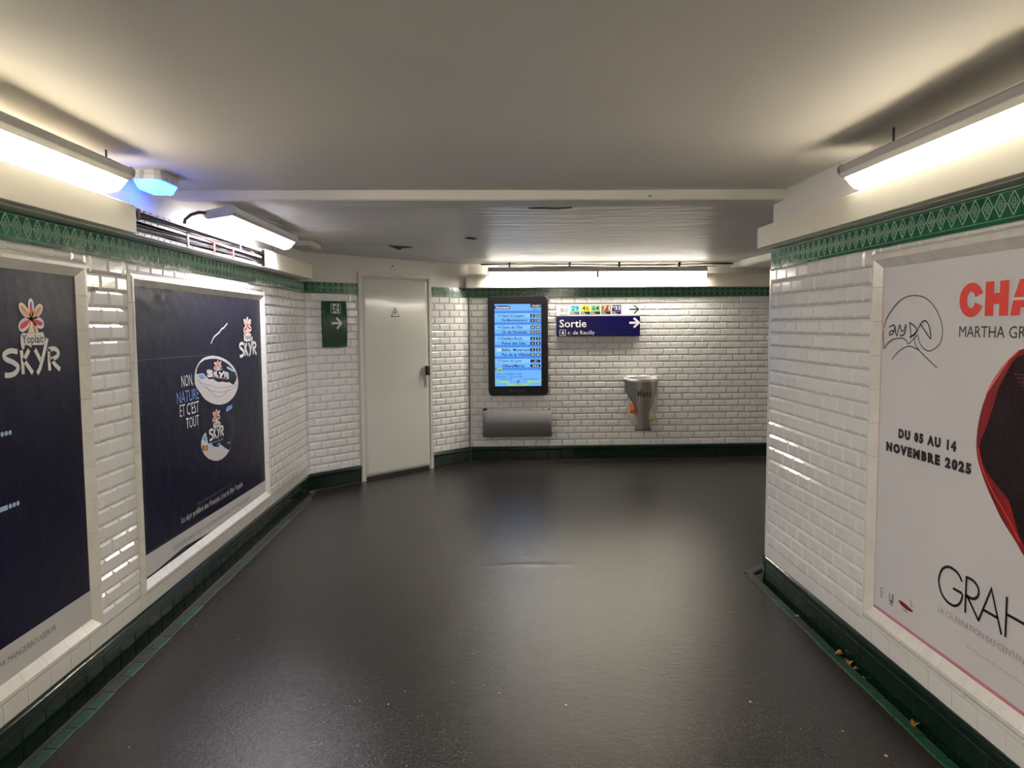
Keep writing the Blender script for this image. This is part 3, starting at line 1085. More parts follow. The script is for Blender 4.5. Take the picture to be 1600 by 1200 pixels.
text(p2, 'SAVEUR ISLANDAISE', 4.92, 1.288, 5.28, 1.296, D0 + .0009, M['print_white'], rise=-.042)
flat(tub, 'tag_picture', [[(5.26, 1.327), (5.28, 1.334), (5.40, 1.305), (5.425, 1.293), (5.41, 1.289), (5.28, 1.318)]], D0 + .0009, M['print_bluegrey'])
stroke(tub, 'grass_picture', [[(5.33, 1.297), (5.40, 1.270), (5.455, 1.240)], [(5.36, 1.275), (5.37, 1.250)], [(5.42, 1.285), (5.44, 1.262)]], .007, D0 + .0009, M['print_green'])
# tub body below
cup = flat(p2, 'cup_picture', [[(4.842, .940), (4.860, .900), (4.876, .867), (4.922, .867), (4.976, .831), (5.005, .831), (5.043, .818), (5.094, .830), (5.163, .801), (5.228, .774), (5.250, .766), (5.292, .790), (5.254, .761), (5.188, .739), (5.114, .730), (5.034, .732), (4.957, .746), (4.875, .772), (4.814, .803), (4.773, .836), (4.754, .869), (4.757, .895), (4.782, .925), (4.833, .946)]], D0, M['print_grey'])
flat(cup, 'sky_picture', [[(4.790, .922), (4.826, .936), (4.848, .898), (4.852, .882), (4.784, .908)]], D0 + .0003, M['print_blue'])
flat(cup, 'ridge_picture', [[(4.885, .862), (4.915, .872), (4.96, .832), (4.94, .832)]], D0 + .0003, M['print_bluegrey'])
flat(cup, 'ridge_picture', [[(5.02, .834), (5.07, .848), (5.10, .829)]], D0 + .0003, M['print_blue'])
for k, c in enumerate(('print_green', 'print_lime', 'print_orange', 'print_red')):
    flat(cup, 'score_box', [rect(4.775 + k * .022, .838 - k * .003, 4.797 + k * .022, .872 - k * .003)], D0 + .0004, M[c])
flat(cup, 'label_picture', [[(5.225, 1.030), (5.225, 1.052), (5.25, 1.064), (5.35, 1.068), (5.345, 1.046), (5.32, 1.038)]], D0, M['print_blue'])
stroke(cup, 'grass_picture', [[(5.257, 1.002), (5.29, .975), (5.32, .92), (5.325, .86)], [(5.345, .985), (5.345, .93), (5.325, .87), (5.30, .82)], [(5.27, .955), (5.272, .925)], [(5.32, 1.0), (5.315, .95)]], .009, D0, M['print_green'])
stroke(cup, 'edge_line', [[(5.372, .98), (5.365, .90), (5.34, .85), (5.31, .805)]], .005, D0, M['dim_text'])
flower(p2, 5.036, 1.022, .060, .042)
flat(p2, 'wordmark_back', [[(4.973, .984), (4.974, .958), (4.990, .952), (5.085, .952), (5.092, .970), (5.086, .986), (5.03, .984)]], D0 + .0008, M['print_white'])
text(p2, 'Yoplait', 4.980, .957, 5.086, .982, D0 + .0012, M['print_black'], bold=.012)
skyr(p2, 4.897, .884, 5.155, .952, wd=.0155, shear=-.006)
text(p2, 'RECETTE ISLANDAISE', 4.905, .858, 5.145, .868, D0 + .0004, M['print_bluegrey'], rise=-.004)
text(p2, '450g', 5.22, .806, 5.285, .826, D0 + .0004, M['print_white'])
# slogan
text(p2, 'NON,', 4.492, 1.244, 4.668, 1.322, D0, M['print_white'], bold=-.005, rise=.003)
text(p2, 'NATURE', 4.418, 1.163, 4.748, 1.232, D0, M['print_blue'], bold=-.005, rise=.002)
text(p2, 'ET C’EST', 4.452, 1.087, 4.742, 1.157, D0, M['print_white'], bold=-.005, rise=-.003)
text(p2, 'TOUT', 4.538, 1.006, 4.735, 1.070, D0, M['print_white'], bold=-.005)
text(p2, '0% de matières grasses et riche en protéines.', 4.662, .516, 5.285, .540, D0, M['dim_text'])
text(p2, 'Le skyr préféré des Français, c’est le Skyr Yoplait.', 4.414, .464, 5.520, .512, D0, M['print_white'], bold=.0, rise=-.012)
text(p2, '*Données Circana, tous circuits GMS fin 2024, PDM volume skyr nature et aux fruits total marché.', 3.965, .434, 4.80, .444, D0, M['dim_text'], rise=-.012)
text(p2, 'POUR VOTRE SANTÉ, ÉVITEZ DE GRIGNOTER ENTRE LES REPAS. WWW.MANGERBOUGER.FR', 4.284, .350, 5.667, .384, D0, M['print_black'], bold=-.012, rise=-.020)
# thin vertical imprint at the left margin
cu = text(p2, 'Imprimé sur papier recyclé - RCS Nanterre', 0, 0, .88, .010, D0, M['dim_text'], name='lettering')
for v in cu.data.vertices:
    v.co = (3.975 - v.co.z, v.co.y, .56 + v.co.x)
for z_ in (1.432,):
    stroke(p2, 'fold_line', [[(3.945, z_ + .004), (4.446, z_), (4.96, z_ - .008)]], .0022, D0, M['dim_text'])

# ------------------------------------------------------------------ poster, right (dance)
p3 = poster_root('right', 'wall_poster', 'lilac-grey dance poster with red capitals, a dark draped figure and a marker tag')
IN3 = (PR[0] + .064, PR[1] + .066, PR[2] - .066, PR[3] - .064)
paper(p3, IN3, M['lilac_paper'])
def thick_letters(polys, **k):
    return flat(p3, 'lettering', polys, D0 + .0004, M['print_vermilion'])
# C drawn as a heavy ring with a wedge open to the right
outer = [(-2.637 - .0, 1.653)]
C_o = ellipse(-2.701, 1.678, .069, .061, 40, math.radians(22), math.radians(338))
C_i = ellipse(-2.701, 1.678, .023, .029, 40, math.radians(18), math.radians(342))
for k, (gm, mm, dd) in enumerate(((.006, 'print_white', D0), (0, 'print_vermilion', D0 + .0004))):
    vs, fs = [], []
    for i in range(40):
        a, b = C_o[i], C_i[i]
        ca = (a[0] + 2.701, a[1] - 1.678)
        f1 = 1 + gm / .065
        f2 = 1 - gm / .026
        vs += [(-2.701 + ca[0] * f1, -dd, 1.678 + ca[1] * f1), (-2.701 + (b[0] + 2.701) * f2, -dd, 1.678 + (b[1] - 1.678) * f2)]
    for i in range(39):
        fs.append((2 * i, 2 * i + 2, 2 * i + 3, 2 * i + 1))
    me = mesh_of('lettering', vs, fs, M[mm])
    obj('lettering', me, p3)
def heavy(p, grow=.005):
    # white keyline first (edges pushed outwards), red face on top
    n_ = len(p)
    ar = sum(p[i_][0] * p[(i_ + 1) % n_][1] - p[(i_ + 1) % n_][0] * p[i_][1] for i_ in range(n_))
    sg_ = 1 if ar > 0 else -1
    out = []
    for i_ in range(n_):
        a_, b_, c_ = Vector(p[i_ - 1]), Vector(p[i_]), Vector(p[(i_ + 1) % n_])
        n1 = Vector(((b_ - a_).y, -(b_ - a_).x)).normalized() * sg_
        n2 = Vector(((c_ - b_).y, -(c_ - b_).x)).normalized() * sg_
        m_ = n1 + n2
        out.append(tuple(b_ + m_ * grow / max(.3, 1 + n1.dot(n2))))
    flat(p3, 'lettering', [out], D0, M['print_white'])
    flat(p3, 'lettering', [p], D0 + .0004, M['print_vermilion'])


heavy([(-2.624, 1.620), (-2.578, 1.620), (-2.578, 1.660), (-2.549, 1.660), (-2.549, 1.620), (-2.503, 1.620), (-2.503, 1.737), (-2.549, 1.737), (-2.549, 1.697), (-2.578, 1.697), (-2.578, 1.737), (-2.624, 1.737)])
heavy([(-2.493, 1.620), (-2.448, 1.620), (-2.443, 1.646), (-2.402, 1.646), (-2.397, 1.620), (-2.350, 1.620), (-2.362, 1.670), (-2.481, 1.670)], .003)
heavy([(-2.479, 1.679), (-2.364, 1.679), (-2.392, 1.737), (-2.452, 1.737)], .003)
heavy(rect(-2.338, 1.620, -2.292, 1.737))
heavy([(-2.280, 1.620), (-2.17, 1.620), (-2.17, 1.655), (-2.234, 1.655), (-2.234, 1.737), (-2.280, 1.737)])
text(p3, 'MARTHA GRAHAM', -2.765, 1.546, -2.24, 1.586, D0, M['print_black'], bold=.0)
# marker tag
stroke(p3, 'graffiti_tag', [[(-3.303, 1.578), (-3.285, 1.615), (-3.222, 1.668), (-3.150, 1.700), (-3.077, 1.708), (-3.00, 1.698), (-2.939, 1.668), (-2.89, 1.62), (-2.870, 1.573), (-2.876, 1.53), (-2.904, 1.505), (-2.948, 1.489), (-2.985, 1.495), (-3.017, 1.515), (-3.034, 1.545)],
                          [(-3.306, 1.568), (-3.308, 1.54), (-3.303, 1.505), (-3.296, 1.489), (-3.27, 1.511), (-3.22, 1.530), (-3.154, 1.535), (-3.12, 1.526), (-3.101, 1.513), (-3.07, 1.532), (-3.035, 1.551)],
                          [(-3.229, 1.445), (-3.17, 1.483), (-3.101, 1.503), (-3.05, 1.496), (-3.02, 1.488)],
                          [(-3.062, 1.540), (-3.052, 1.512), (-3.020, 1.488), (-2.96, 1.457), (-2.896, 1.426)]], .0042, D0 + .0006, M['print_black'])
stroke(p3, 'graffiti_tag', [[(-3.258, 1.580), (-3.235, 1.588), (-3.215, 1.586), (-3.222, 1.56), (-3.248, 1.547), (-3.256, 1.556), (-3.235, 1.566), (-3.215, 1.562)],
                          [(-3.213, 1.585), (-3.195, 1.545), (-3.176, 1.593)], [(-3.172, 1.590), (-3.160, 1.566), (-3.140, 1.570), (-3.128, 1.592), (-3.132, 1.558), (-3.155, 1.545), (-3.17, 1.549)],
                          [(-3.098, 1.598), (-3.085, 1.543), (-3.09, 1.539)], [(-3.100, 1.600), (-3.062, 1.585), (-3.045, 1.57), (-3.065, 1.552), (-3.095, 1.541)],
                          [(-3.085, 1.543), (-3.055, 1.552), (-3.03, 1.580), (-3.01, 1.600), (-2.985, 1.606), (-2.962, 1.590), (-2.948, 1.56), (-2.946, 1.537), (-2.985, 1.566), (-3.022, 1.595)]], .0058, D0 + .0008, M['print_black'])
text(p3, 'DU 05 AU 14', -3.158, 1.117, -2.757, 1.159, D0 + .0004, M['print_black'], bold=.075, rise=.006, spacing=1.32)
text(p3, 'NOVEMBRE 2025', -3.254, 1.048, -2.663, 1.091, D0 + .0004, M['print_black'], bold=.075, rise=.008, spacing=1.32)
# draped figure
outl = smooth_line([(-2.30, 1.535), (-2.36, 1.528), (-2.421, 1.514), (-2.462, 1.497), (-2.509, 1.451), (-2.562, 1.392), (-2.605, 1.335), (-2.632, 1.26), (-2.642, 1.187), (-2.636, 1.134), (-2.612, 1.085), (-2.576, 1.033), (-2.53, .98), (-2.491, .939), (-2.42, .885), (-2.379, .850), (-2.28, .79), (-2.10, .72)])
drape = flat(p3, 'drape_picture', [[(x, z) for x, z in outl] + [(-1.75, .72), (-1.6, 1.0), (-1.62, 1.3), (-1.85, 1.50), (-2.1, 1.54)]], D0, M['drape_red'], label='dark red draped figure')
inn = smooth_line([(-2.30, 1.512), (-2.42, 1.495), (-2.465, 1.475), (-2.50, 1.43), (-2.535, 1.375), (-2.56, 1.31), (-2.585, 1.25), (-2.622, 1.176), (-2.612, 1.13), (-2.575, 1.083), (-2.50, 1.035), (-2.462, 1.012), (-2.438, .971), (-2.408, .914), (-2.36, .875), (-2.25, .84)])
flat(drape, 'veil_picture', [[(x, z) for x, z in inn] + [(-1.78, .80), (-1.68, 1.0), (-1.70, 1.28), (-1.9, 1.47), (-2.1, 1.52)]], D0 + .0004, M['drape_dark'])
for q in ([(-2.60, 1.345), (-2.56, 1.405), (-2.50, 1.465), (-2.44, 1.508)], [(-2.632, 1.16), (-2.60, 1.09), (-2.54, 1.02), (-2.47, .96), (-2.40, .89)]):
    stroke(drape, 'fold_line', [q], .005, D0 + .0006, M['print_vermilion'])
for k in range(4):
    zz = 1.43 - .012 * k
    stroke(drape, 'stitch_line', [[(-2.46 + .012 * k + j * .014, zz), (-2.452 + .012 * k + j * .014, zz + .001)] for j in range(16)], .004, D0 + .0008, M['drape_stitch'], smooth=False)
# GRAHAM in thin strokes
GL = [[(-2.692, .660), (-2.715, .680), (-2.745, .688), (-2.780, .687), (-2.815, .667), (-2.834, .632), (-2.834, .605), (-2.815, .573), (-2.780, .555), (-2.736, .554), (-2.705, .572), (-2.689, .600), (-2.688, .617)]]
G2 = [[(-2.690, .617), (-2.745, .617)], [(-2.668, .553), (-2.668, .688)], [(-2.662, .620), (-2.590, .553)],
      [(-2.592, .553), (-2.530, .690), (-2.470, .553)], [(-2.570, .602), (-2.492, .602)], [(-2.450, .553), (-2.450, .690)], [(-2.450, .632), (-2.345, .632)], [(-2.345, .553), (-2.345, .690)]]
GR = [[(-2.668, .685), (-2.630, .685), (-2.604, .672), (-2.596, .652), (-2.606, .632), (-2.630, .619), (-2.668, .618)]]
for q in ([(GL[0], True), (G2[0], False)], [(G2[1], False), (G2[2], False), (GR[0], True)], [(G2[3], False), (G2[4], False)], [(G2[5], False), (G2[6], False), (G2[7], False)]):
    lv_, lf_ = [], []
    for ln_, sm_ in q:
        a_, b_ = stroke_geo([ln_], .0105, D0 + .0004, smooth=sm_)
        lf_ += [tuple(i_ + len(lv_) for i_ in f_) for f_ in b_]
        lv_ += a_
    obj('lettering', mesh_of('lettering', lv_, lf_, M['print_black']), p3)
text(p3, 'LA CÉLÉBRATION DU CENTENAIRE', -2.832, .496, -2.285, .524, D0, M['small_text'], bold=-.02, rise=.004)
text(p3, 'Xin Ying in Martha Graham Dance Company', -2.652, .428, -2.25, .442, D0, M['small_text'], bold=-.02)
# sponsor marks
text(p3, 'RÉP', -3.270, .432, -3.245, .446, D0, M['grey_print'])
stroke(p3, 'logo_mark', [[(-3.268, .424), (-3.246, .421)], [(-3.266, .413), (-3.250, .411)], [(-3.270, .402), (-3.248, .400)]], .005, D0, M['grey_print'], smooth=False)
flat(p3, 'logo_mark', [[(-3.195, .440), (-3.188, .440), (-3.185, .415), (-3.170, .411), (-3.168, .446), (-3.160, .446), (-3.160, .408), (-3.175, .401), (-3.190, .408)]], D0, M['grey_print'])
stroke(p3, 'logo_mark', [[(-3.192, .396), (-3.162, .396)]], .004, D0, M['grey_print'], smooth=False)
flat(p3, 'logo_mark', [smooth_line([(-3.118, .437), (-3.09, .441), (-3.05, .438), (-3.006, .431), (-3.02, .423), (-3.06, .420), (-3.10, .425), (-3.118, .437)], 4)[:-1]], D0, M['drape_red'])
stroke(p3, 'logo_mark', [[(-3.085, .411), (-3.045, .411)]], .004, D0, M['grey_print'], smooth=False)
stroke(p3, 'logo_mark', [[(-3.030, .470), (-3.022, .462), (-3.020, .448), (-3.010, .448)]], .004, D0, M['small_text'])
flat(p3, 'pink_edge', [rect(IN3[0], IN3[1] + .002, IN3[2], IN3[1] + .016), rect(IN3[0], IN3[1], IN3[0] + .006, IN3[3])], D0 - .0004, M['print_pink'])


# ------------------------------------------------------------------ cable trunking
def trunk_cover(root, x0, x1, z0, z1, d, name='cover'):
    g = Geo()
    t = .004
    g.prism_x([(0.0, z1), (-d, z1), (-d, z0), (0, z0), (0, z0 + t), (-d + t, z0 + t), (-d + t, z1 - t), (0, z1 - t)], x0, x1)
    return bevel(g.make(name, M['trunk'], root), .002, 1)


def drop(base):
    return lambda x, z: (x - base[0], z - base[2])


def trunk(w, label, covers, opening, z0, z1, d, x_end_caps):
    x_lo = min([c[0] for c in covers])
    root = thing_on(w, 'cable_trunking', label, 'cable trunking', (0, -.004, 0), 'cream cable trunking along the tops of the walls')
    for a, b in covers:
        trunk_cover(root, a + .001, b - .001, z0, z1, d)
    for x in x_end_caps:
        Geo().box((x - .002, -.001, z0 - .001), (x + .002, -d - .001, z1 + .001)).make('end_cap', M['trunk'], root)
    # grey lip under the covers, above the frieze
    Geo().box((x_lo, 0, z0 - .004), (max(c[1] for c in covers) - .02, -d * .62, z0 - .0005)).make('bottom_rail', M['perf'], root)
    return root


TL = (2.040, 2.170, .137)
tl = trunk('left', 'cream cable trunking on the left wall, cover missing so cables show', [(Y_NEAR + .05, -.6), (-.6, 1.6), (1.6, 3.70), (5.77, 7.28)], (3.70, 5.77), *TL, [7.28])
g = Geo().box((3.69, 0, 2.044), (5.78, -.006, 2.168))
g.make('back_plate', M['trunk_dark'], tl)
Geo().box((3.69, 0, 2.040), (5.78, -.112, 2.044)).make('tray_floor', M['perf'], tl)
# three perforated rails, the holes as recessed slots
for zr, hh in ((2.160, .014), (2.112, .012), (2.049, .014)):
    g = Geo()
    x = 3.70
    step = .075
    while x < 5.77:
        e = min(x + step, 5.77)
        g.box((x, -.105, zr - hh / 2), (e - .020, -.113, zr + hh / 2))
        g.box((e - .020, -.105, zr + hh * .22), (e, -.113, zr + hh / 2))
        g.box((e - .020, -.105, zr - hh / 2), (e, -.113, zr - hh * .22))
        x = e
    g.box((3.70, -.02, zr + hh / 2 - .002), (5.77, -.108, zr + hh / 2))
    g.make('perforated_rail', M['perf'], tl)
rng = random.Random(3)
for k in range(16):
    low = k < 11
    z0_ = (2.062 + (k % 11) * .0042) if low else 2.124 + (k - 11) * .006
    y0_ = -.030 - .055 * rng.random() - (.012 if k % 3 == 0 else 0)
    pts = []
    ph = rng.random() * 6
    for i in range(24):
        x = 3.68 + 2.11 * i / 23
        sag = .006 * math.sin(x * 2.2 + ph) + .004 * math.sin(x * 5.1 + ph * 2)
        pts.append((x, y0_ + .008 * math.sin(x * 3 + ph), max(2.053, min(2.103 if low else 2.150, z0_ + sag))))
    m_ = M['cable_grey'] if k in (2, 5, 7, 9) else M['cable']
    Geo().tube(pts, .0042 if k % 2 else .0056, seg=6).make('cable', m_, tl, smooth=True)
pts = [(4.35 + .62 * i / 10, -.118, 2.122 + .006 * math.sin(i * .5) - .002 * i * .5) for i in range(11)]
c_ = Geo().tube(pts, .004, seg=6).make('cable', M['cable_red'], tl, smooth=True)
c_['label'] = 'orange cable across the rail'
Geo().tube([(5.55 + .22 * i / 6, -.1, 2.134 - .004 * i) for i in range(7)], .004, seg=6).make('cable', M['cable_red'], tl, smooth=True)['label'] = 'orange cable end at the far cover'
for x, za, zb, m_ in ((3.775, 2.112, 2.166, 'strap_brown'), (3.715, 2.045, 2.112, 'strap_brown'), (4.37, 2.050, 2.118, 'cable_grey'), (4.78, 2.046, 2.112, 'strap_red'),
                      (5.13, 2.046, 2.112, 'strap_red'), (5.28, 2.115, 2.150, 'strap_red')):
    bevel(Geo().box((x - .012, -.113, za), (x + .012, -.118, zb)).make('strap', M[m_], tl), .0015, 1)

TR = (2.045, 2.165, .110)
tr_ = trunk('right', 'cream cable trunking above the lilac poster, jutting past the wall corner', [(-4.60, -3.80), (-3.80, -1.7), (-1.7, .4), (.4, 3.1)], None, *TR, [-4.60])
tb = trunk('back', 'cream cable trunking on the end wall under the paired lamps', [(-.02, .075), (.075, 2.12), (2.12, 4.6)], None, 2.035, 2.188, .12, [-.02])


# ------------------------------------------------------------------ fluorescent lamps
def lamp(w, x0, x1, dT, zT, label, m_diff, m_end, brackets=(.2, .8), mirror=False, ceil_z=NEAR_CEIL, group='tilted fluorescent lamps along the passage ceiling'):
    """tilted trough lamp; profile given as (distance from wall, height) relative to its outer top edge"""
    root = thing_on(w, 'fluorescent_lamp', label, 'lamp', (x0, -dT, zT), group)
    Lh = x1 - x0
    hp = [(0, 0), (.012, .010), (.165, -.022), (.180, -.038), (.170, -.056), (.158, -.062), (.026, -.042), (.008, -.026)]
    dp = [(.028, -.040), (.058, -.076), (.075, -.090), (.112, -.098), (.128, -.090), (.158, -.060)]
    g = Geo().prism_x([(y, z) for y, z in hp], .012, Lh - .012)
    bevel(g.make('housing', M['housing'], root), .002, 1)
    g = Geo().prism_x([(y, z) for y, z in dp], .020, Lh - .020)
    g.m = [0, 0, 1, 1, 2, 0, 0, 0]
    g.make('diffuser', m_diff, root)
    for a in (0.004, Lh - .020):
        e = Geo().prism_x([(y * 1.0, z) for y, z in dp], a, a + .0155)
        e.make('diffuser_end', m_end, root)
    for a in (0, Lh - .012):
        g = Geo().prism_x([(-.004, -.002), (.010, .014), (.168, -.018), (.185, -.036), (.172, -.060), (.158, -.066), (.024, -.046), (.0, -.026)], a, a + .012)
        g.make('end_cap', M['housing'], root)
    g = Geo().prism_x([(.004, -.0255), (.0035, -.030), (.024, -.046), (.0265, -.042)], .012, Lh - .012)
    g.make('trim_strip', M['perf'], root)
    for q in brackets:
        xx = Lh * q
        g = Geo()
        g.box((xx - .005, .07, -.006), (xx + .005, .075, ceil_z - zT + .01))
        g.box((xx - .025, .06, -.006), (xx + .025, .10, .004))
        g.tube([(xx, .03, .012), (xx, .06, .03), (xx, .085, .02)], .003, seg=6)
        g.make('bracket', M['black'], root)
    return root


lamp('left', 2.05, 3.55, .210, 2.300, 'warm white lamp on the left ceiling edge, cut by the photo edge', M['lamp_warm'], M['lamp_warm'][0], brackets=(.25, .93))
l2 = lamp('left', 4.50, 5.98, .345, 2.282, 'cooler lamp beyond the ceiling beam, above the open cables', M['lamp_cold'], M['lamp_end'], brackets=(.25, .8), ceil_z=FAR_CEIL)
pts = [(0.01, .165, -.03), (-.02, .20, -.032), (-.05, .235, -.05), (-.075, .258, -.080), (-.082, .26, -.104)]
Geo().tube(pts, .009, seg=8).make('power_cable', M['cable'], l2, smooth=True)
pts = [(1.42, .14, -.06), (1.45, .18, -.08), (1.46, .2, -.104)]
Geo().tube(pts, .008, seg=8).make('power_cable', M['cable'], l2, smooth=True)
lamp('left', -1.25, .25, .210, 2.300, 'added left ceiling-edge lamp nearest the viewer, unseen', M['lamp_warm'], M['lamp_warm'][0])  # this and the next lamp are unseen, added to brighten the passage
lamp('left', -2.95, -1.45, .210, 2.300, 'added left ceiling-edge lamp behind the viewer, unseen', M['lamp_warm'], M['lamp_warm'][0])
# right wall: local x runs towards the viewer
lamp('right', -3.395, -1.895, .185, 2.277, 'warm white lamp above the lilac poster', M['lamp_warm'], M['lamp_warm'][0], brackets=(.22, .8))
lamp('right', -.25, 1.25, .185, 2.277, 'added right ceiling-edge lamp nearest the viewer, unseen', M['lamp_warm'], M['lamp_warm'][0])  # likewise added out of view for light, as is the one below
lamp('right', 1.45, 2.95, .185, 2.277, 'added right ceiling-edge lamp behind the viewer, unseen', M['lamp_warm'], M['lamp_warm'][0])


def tube_lamp(x0, x1, label, w='back'):
    """straight batten lamp in front of the end wall"""
    root = thing_on(w, 'batten_lamp', label, 'lamp', (x0, -.186, 2.140), 'batten lamps on the end wall')
    Lh = x1 - x0
    prof = [(.055, .035), (.045, .010), (.020, 0), (-.020, 0), (-.045, .010), (-.055, .035), (-.052, .082), (.052, .082)]
    g = Geo().prism_x(prof, .012, Lh - .012)
    g.m = [2, 2, 1, 0, 0, 0, 0, 2, 0, 0]
    bevel(g.make('diffuser', M['lamp_back'], root), .003, 1)
    Geo().prism_x([(-.062, .066), (-.058, .066), (-.056, .084), (.056, .084), (.058, .066), (.062, .066), (.060, .100), (.045, .122), (-.045, .122), (-.060, .100)], .002, Lh - .002).make('housing', M['housing'], root)
    for a in (0, Lh - .012):
        Geo().prism_x([(y * 1.03, z * 1.0) for y, z in prof], a + .001, a + .011).make('end_cap', M['housing_white'], root)
    for q in (.2, .75):
        Geo().box((Lh * q - .012, -.012, .12), (Lh * q + .012, .012, FAR_CEIL - 2.14 + .01)).make('bracket', M['black'], root)
    return root


tube_lamp(.226, 1.484, 'batten lamp above the bus display, left of the pair')
tube_lamp(1.490, 2.762, 'batten lamp above the exit sign, right of the pair')
for x_l, w_l in ((4.6, 'first'), (7.2, 'second'), (9.8, 'third')):  # unseen lamps added to light the end wall and the door
    tube_lamp(x_l, x_l + 1.3, w_l + ' unseen batten lamp added along the side passage')

FRAMES['far'] = (Vector((13.5, 9.0, 0)), -math.pi / 2)
for y_l, w_l in ((.55, 'left'), (1.83, 'right')):  # unseen lamps added to give the door its reflected streak
    tube_lamp(y_l, y_l + 1.27, w_l + ' unseen batten lamp added on the wall closing the side passage', 'far')
cb = Geo()
cb.tube([(x, -.07 - .008 * math.sin(x * 3), 2.302 + .004 * math.sin(x * 2.3)) for x in [0.15 + .15 * i for i in range(21)]], .009, seg=6)
cb.tube([(x, -.10 - .01 * math.sin(x * 2), 2.280 + .006 * math.sin(x * 3.3 + 1)) for x in [0.35 + .15 * i for i in range(18)]], .006, seg=6)
cbl = cb.make('cable_run', M['cable'], smooth=True)
at_wall(cbl, 'back')
tag(cbl, 'black cables running along the ceiling edge over the batten lamps', 'cable')


# ------------------------------------------------------------------ emergency light and ceiling box
def oct_prism(g, hx, hy, c, z0, z1, k=0, top_scale=1.0):
    P = [(-hx + c, -hy), (hx - c, -hy), (hx, -hy + c), (hx, hy - c), (hx - c, hy), (-hx + c, hy), (-hx, hy - c), (-hx, -hy + c)]
    vs = [(x * top_scale, y * top_scale, z0) for x, y in P] + [(x, y, z1) for x, y in P]
    fs = [(i, (i + 1) % 8, (i + 1) % 8 + 8, i + 8) for i in range(8)] + [tuple(range(7, -1, -1)), tuple(range(8, 16))]
    g.add(vs, fs, k)


em = link(bpy.data.objects.new('emergency_light', None))
em.location = (-1.668, 3.985, NEAR_CEIL - .004)
tag(em, 'blue-lit emergency light on the ceiling beside the warm left lamp', 'emergency light')
g = Geo()
oct_prism(g, .070, .135, .022, -.022, .0)
g.make('base', M['housing_white'], em)
g = Geo()
oct_prism(g, .074, .138, .024, -.046, -.024)
g.make('body', M['housing_white'], em)
g = Geo()
oct_prism(g, .066, .128, .022, -.088, -.046, top_scale=.78)
bevel(g.make('lens', M['blue_lens'], em), .006, 2)
g = Geo()
for k in range(2):
    g.box((.0735, -.06 + k * .075, -.040), (.0755, -.04 + k * .075, -.030))
g.box((-.02, -.1395, -.044), (.0, -.136, -.004))
g.make('clip', M['housing'], em)
bx = link(bpy.data.objects.new('ceiling_box', None))
bx.location = (-1.545, 6.70, FAR_CEIL - .002)
tag(bx, 'unlit white emergency box on the ceiling past the cooler lamp', 'emergency light')
g = Geo()
oct_prism(g, .072, .19, .022, -.040, .0)
g.make('body', M['housing_white'], bx)
g = Geo()
oct_prism(g, .050, .15, .018, -.046, -.040, top_scale=.9)
g.make('lens', M['housing'], bx)

# ------------------------------------------------------------------ service door
door = link(bpy.data.objects.new('door_1', None))
at_wall(door, 'diagonal')
tag(door, 'pale grey glossy metal service door with a high-voltage sticker', 'door', kind='structure')
x0, _, x1, zt = DOOR
g = Geo()
g.box((x0, .02, -.02), (x0 + .048, -.028, zt))
g.box((x1 - .04, .02, -.02), (x1, -.028, zt))
g.box((x0 + .048, .02, zt - .045), (x1 - .04, -.028, zt))
g.box((x0 + .048, .02, -.02), (x0 + .060, -.004, zt - .045))
g.box((x1 - .052, .02, -.02), (x1 - .04, -.004, zt - .045))
bevel(g.make('door_frame', M['door_frame'], door), .003, 2)
Geo().box((x0 + .04, .01, -.02), (x1 - .04, -.002, zt - .02)).make('door_rebate', M['trunk_dark'], door)
LX0, LX1, LZ0, LZ1 = x0 + .055, x1 - .050, .030, zt - .055
nx, nz = 24, 50
vs, fs = [], []
for j in range(nz + 1):
    for i in range(nx + 1):
        x, z = LX0 + (LX1 - LX0) * i / nx, LZ0 + (LZ1 - LZ0) * j / nz
        vs.append((x, -.020 - .0035 * noise.noise(Vector((x * 2.3, z * 1.7, 5))), z))
for j in range(nz):
    for i in range(nx):
        a = j * (nx + 1) + i
        fs.append((a, a + 1, a + nx + 2, a + nx + 1))
leaf = obj('door_leaf', mesh_of('door_leaf', vs, fs, M['door'], True), door)
md = leaf.modifiers.new('solid', 'SOLIDIFY')
md.thickness = .018
md.offset = -1
for z_ in (.10, .24, 1.06, 1.94):
    Geo().tube([(LX0 - .006, -.026, z_ - .05), (LX0 - .006, -.026, z_ + .05)], .009, seg=10).make('hinge', M['door_frame'], door)
hd = Geo().box((LX1 - .062, -.0215, .925), (LX1 - .028, -.030, 1.165)).make('lock_plate', M['steel_dull'], door)
bevel(hd, .004, 2)
lv = Geo().box((LX1 - .066, -.030, 1.055), (LX1 - .024, -.075, 1.160)).make('handle', M['black'], hd)
bevel(lv, .008, 2)
Geo().tube([(LX1 - .045, -.03, .965), (LX1 - .045, -.040, .965)], .010, seg=12).make('lock_cylinder', M['steel_rim'], hd)
st = flat(door, 'warning_sticker', [[(1.040, 1.698), (1.162, 1.698), (1.101, 1.797)]], .0228, M['print_black'], label='triangular high-voltage sticker')
flat(st, 'sticker_face', [[(1.054, 1.706), (1.148, 1.706), (1.101, 1.783)]], .0234, M['sign_white'])
flat(st, 'bolt_mark', [[(1.106, 1.768), (1.084, 1.738), (1.099, 1.738), (1.092, 1.714), (1.117, 1.744), (1.102, 1.744), (1.112, 1.768)]], .024, M['print_black'])
text(door, 'CT 14', 1.08, zt - .033, 1.18, zt - .018, .0288, M['grey_print'])
for q, zq in ((1.095, 2.235), (1.075, 2.212), (1.135, 2.210)):
    Geo().tube([(q, -.002, zq), (q, -.0045, zq)], .009 if zq > 2.23 else .005, seg=8).make('screw_hole', M['chip'], door)

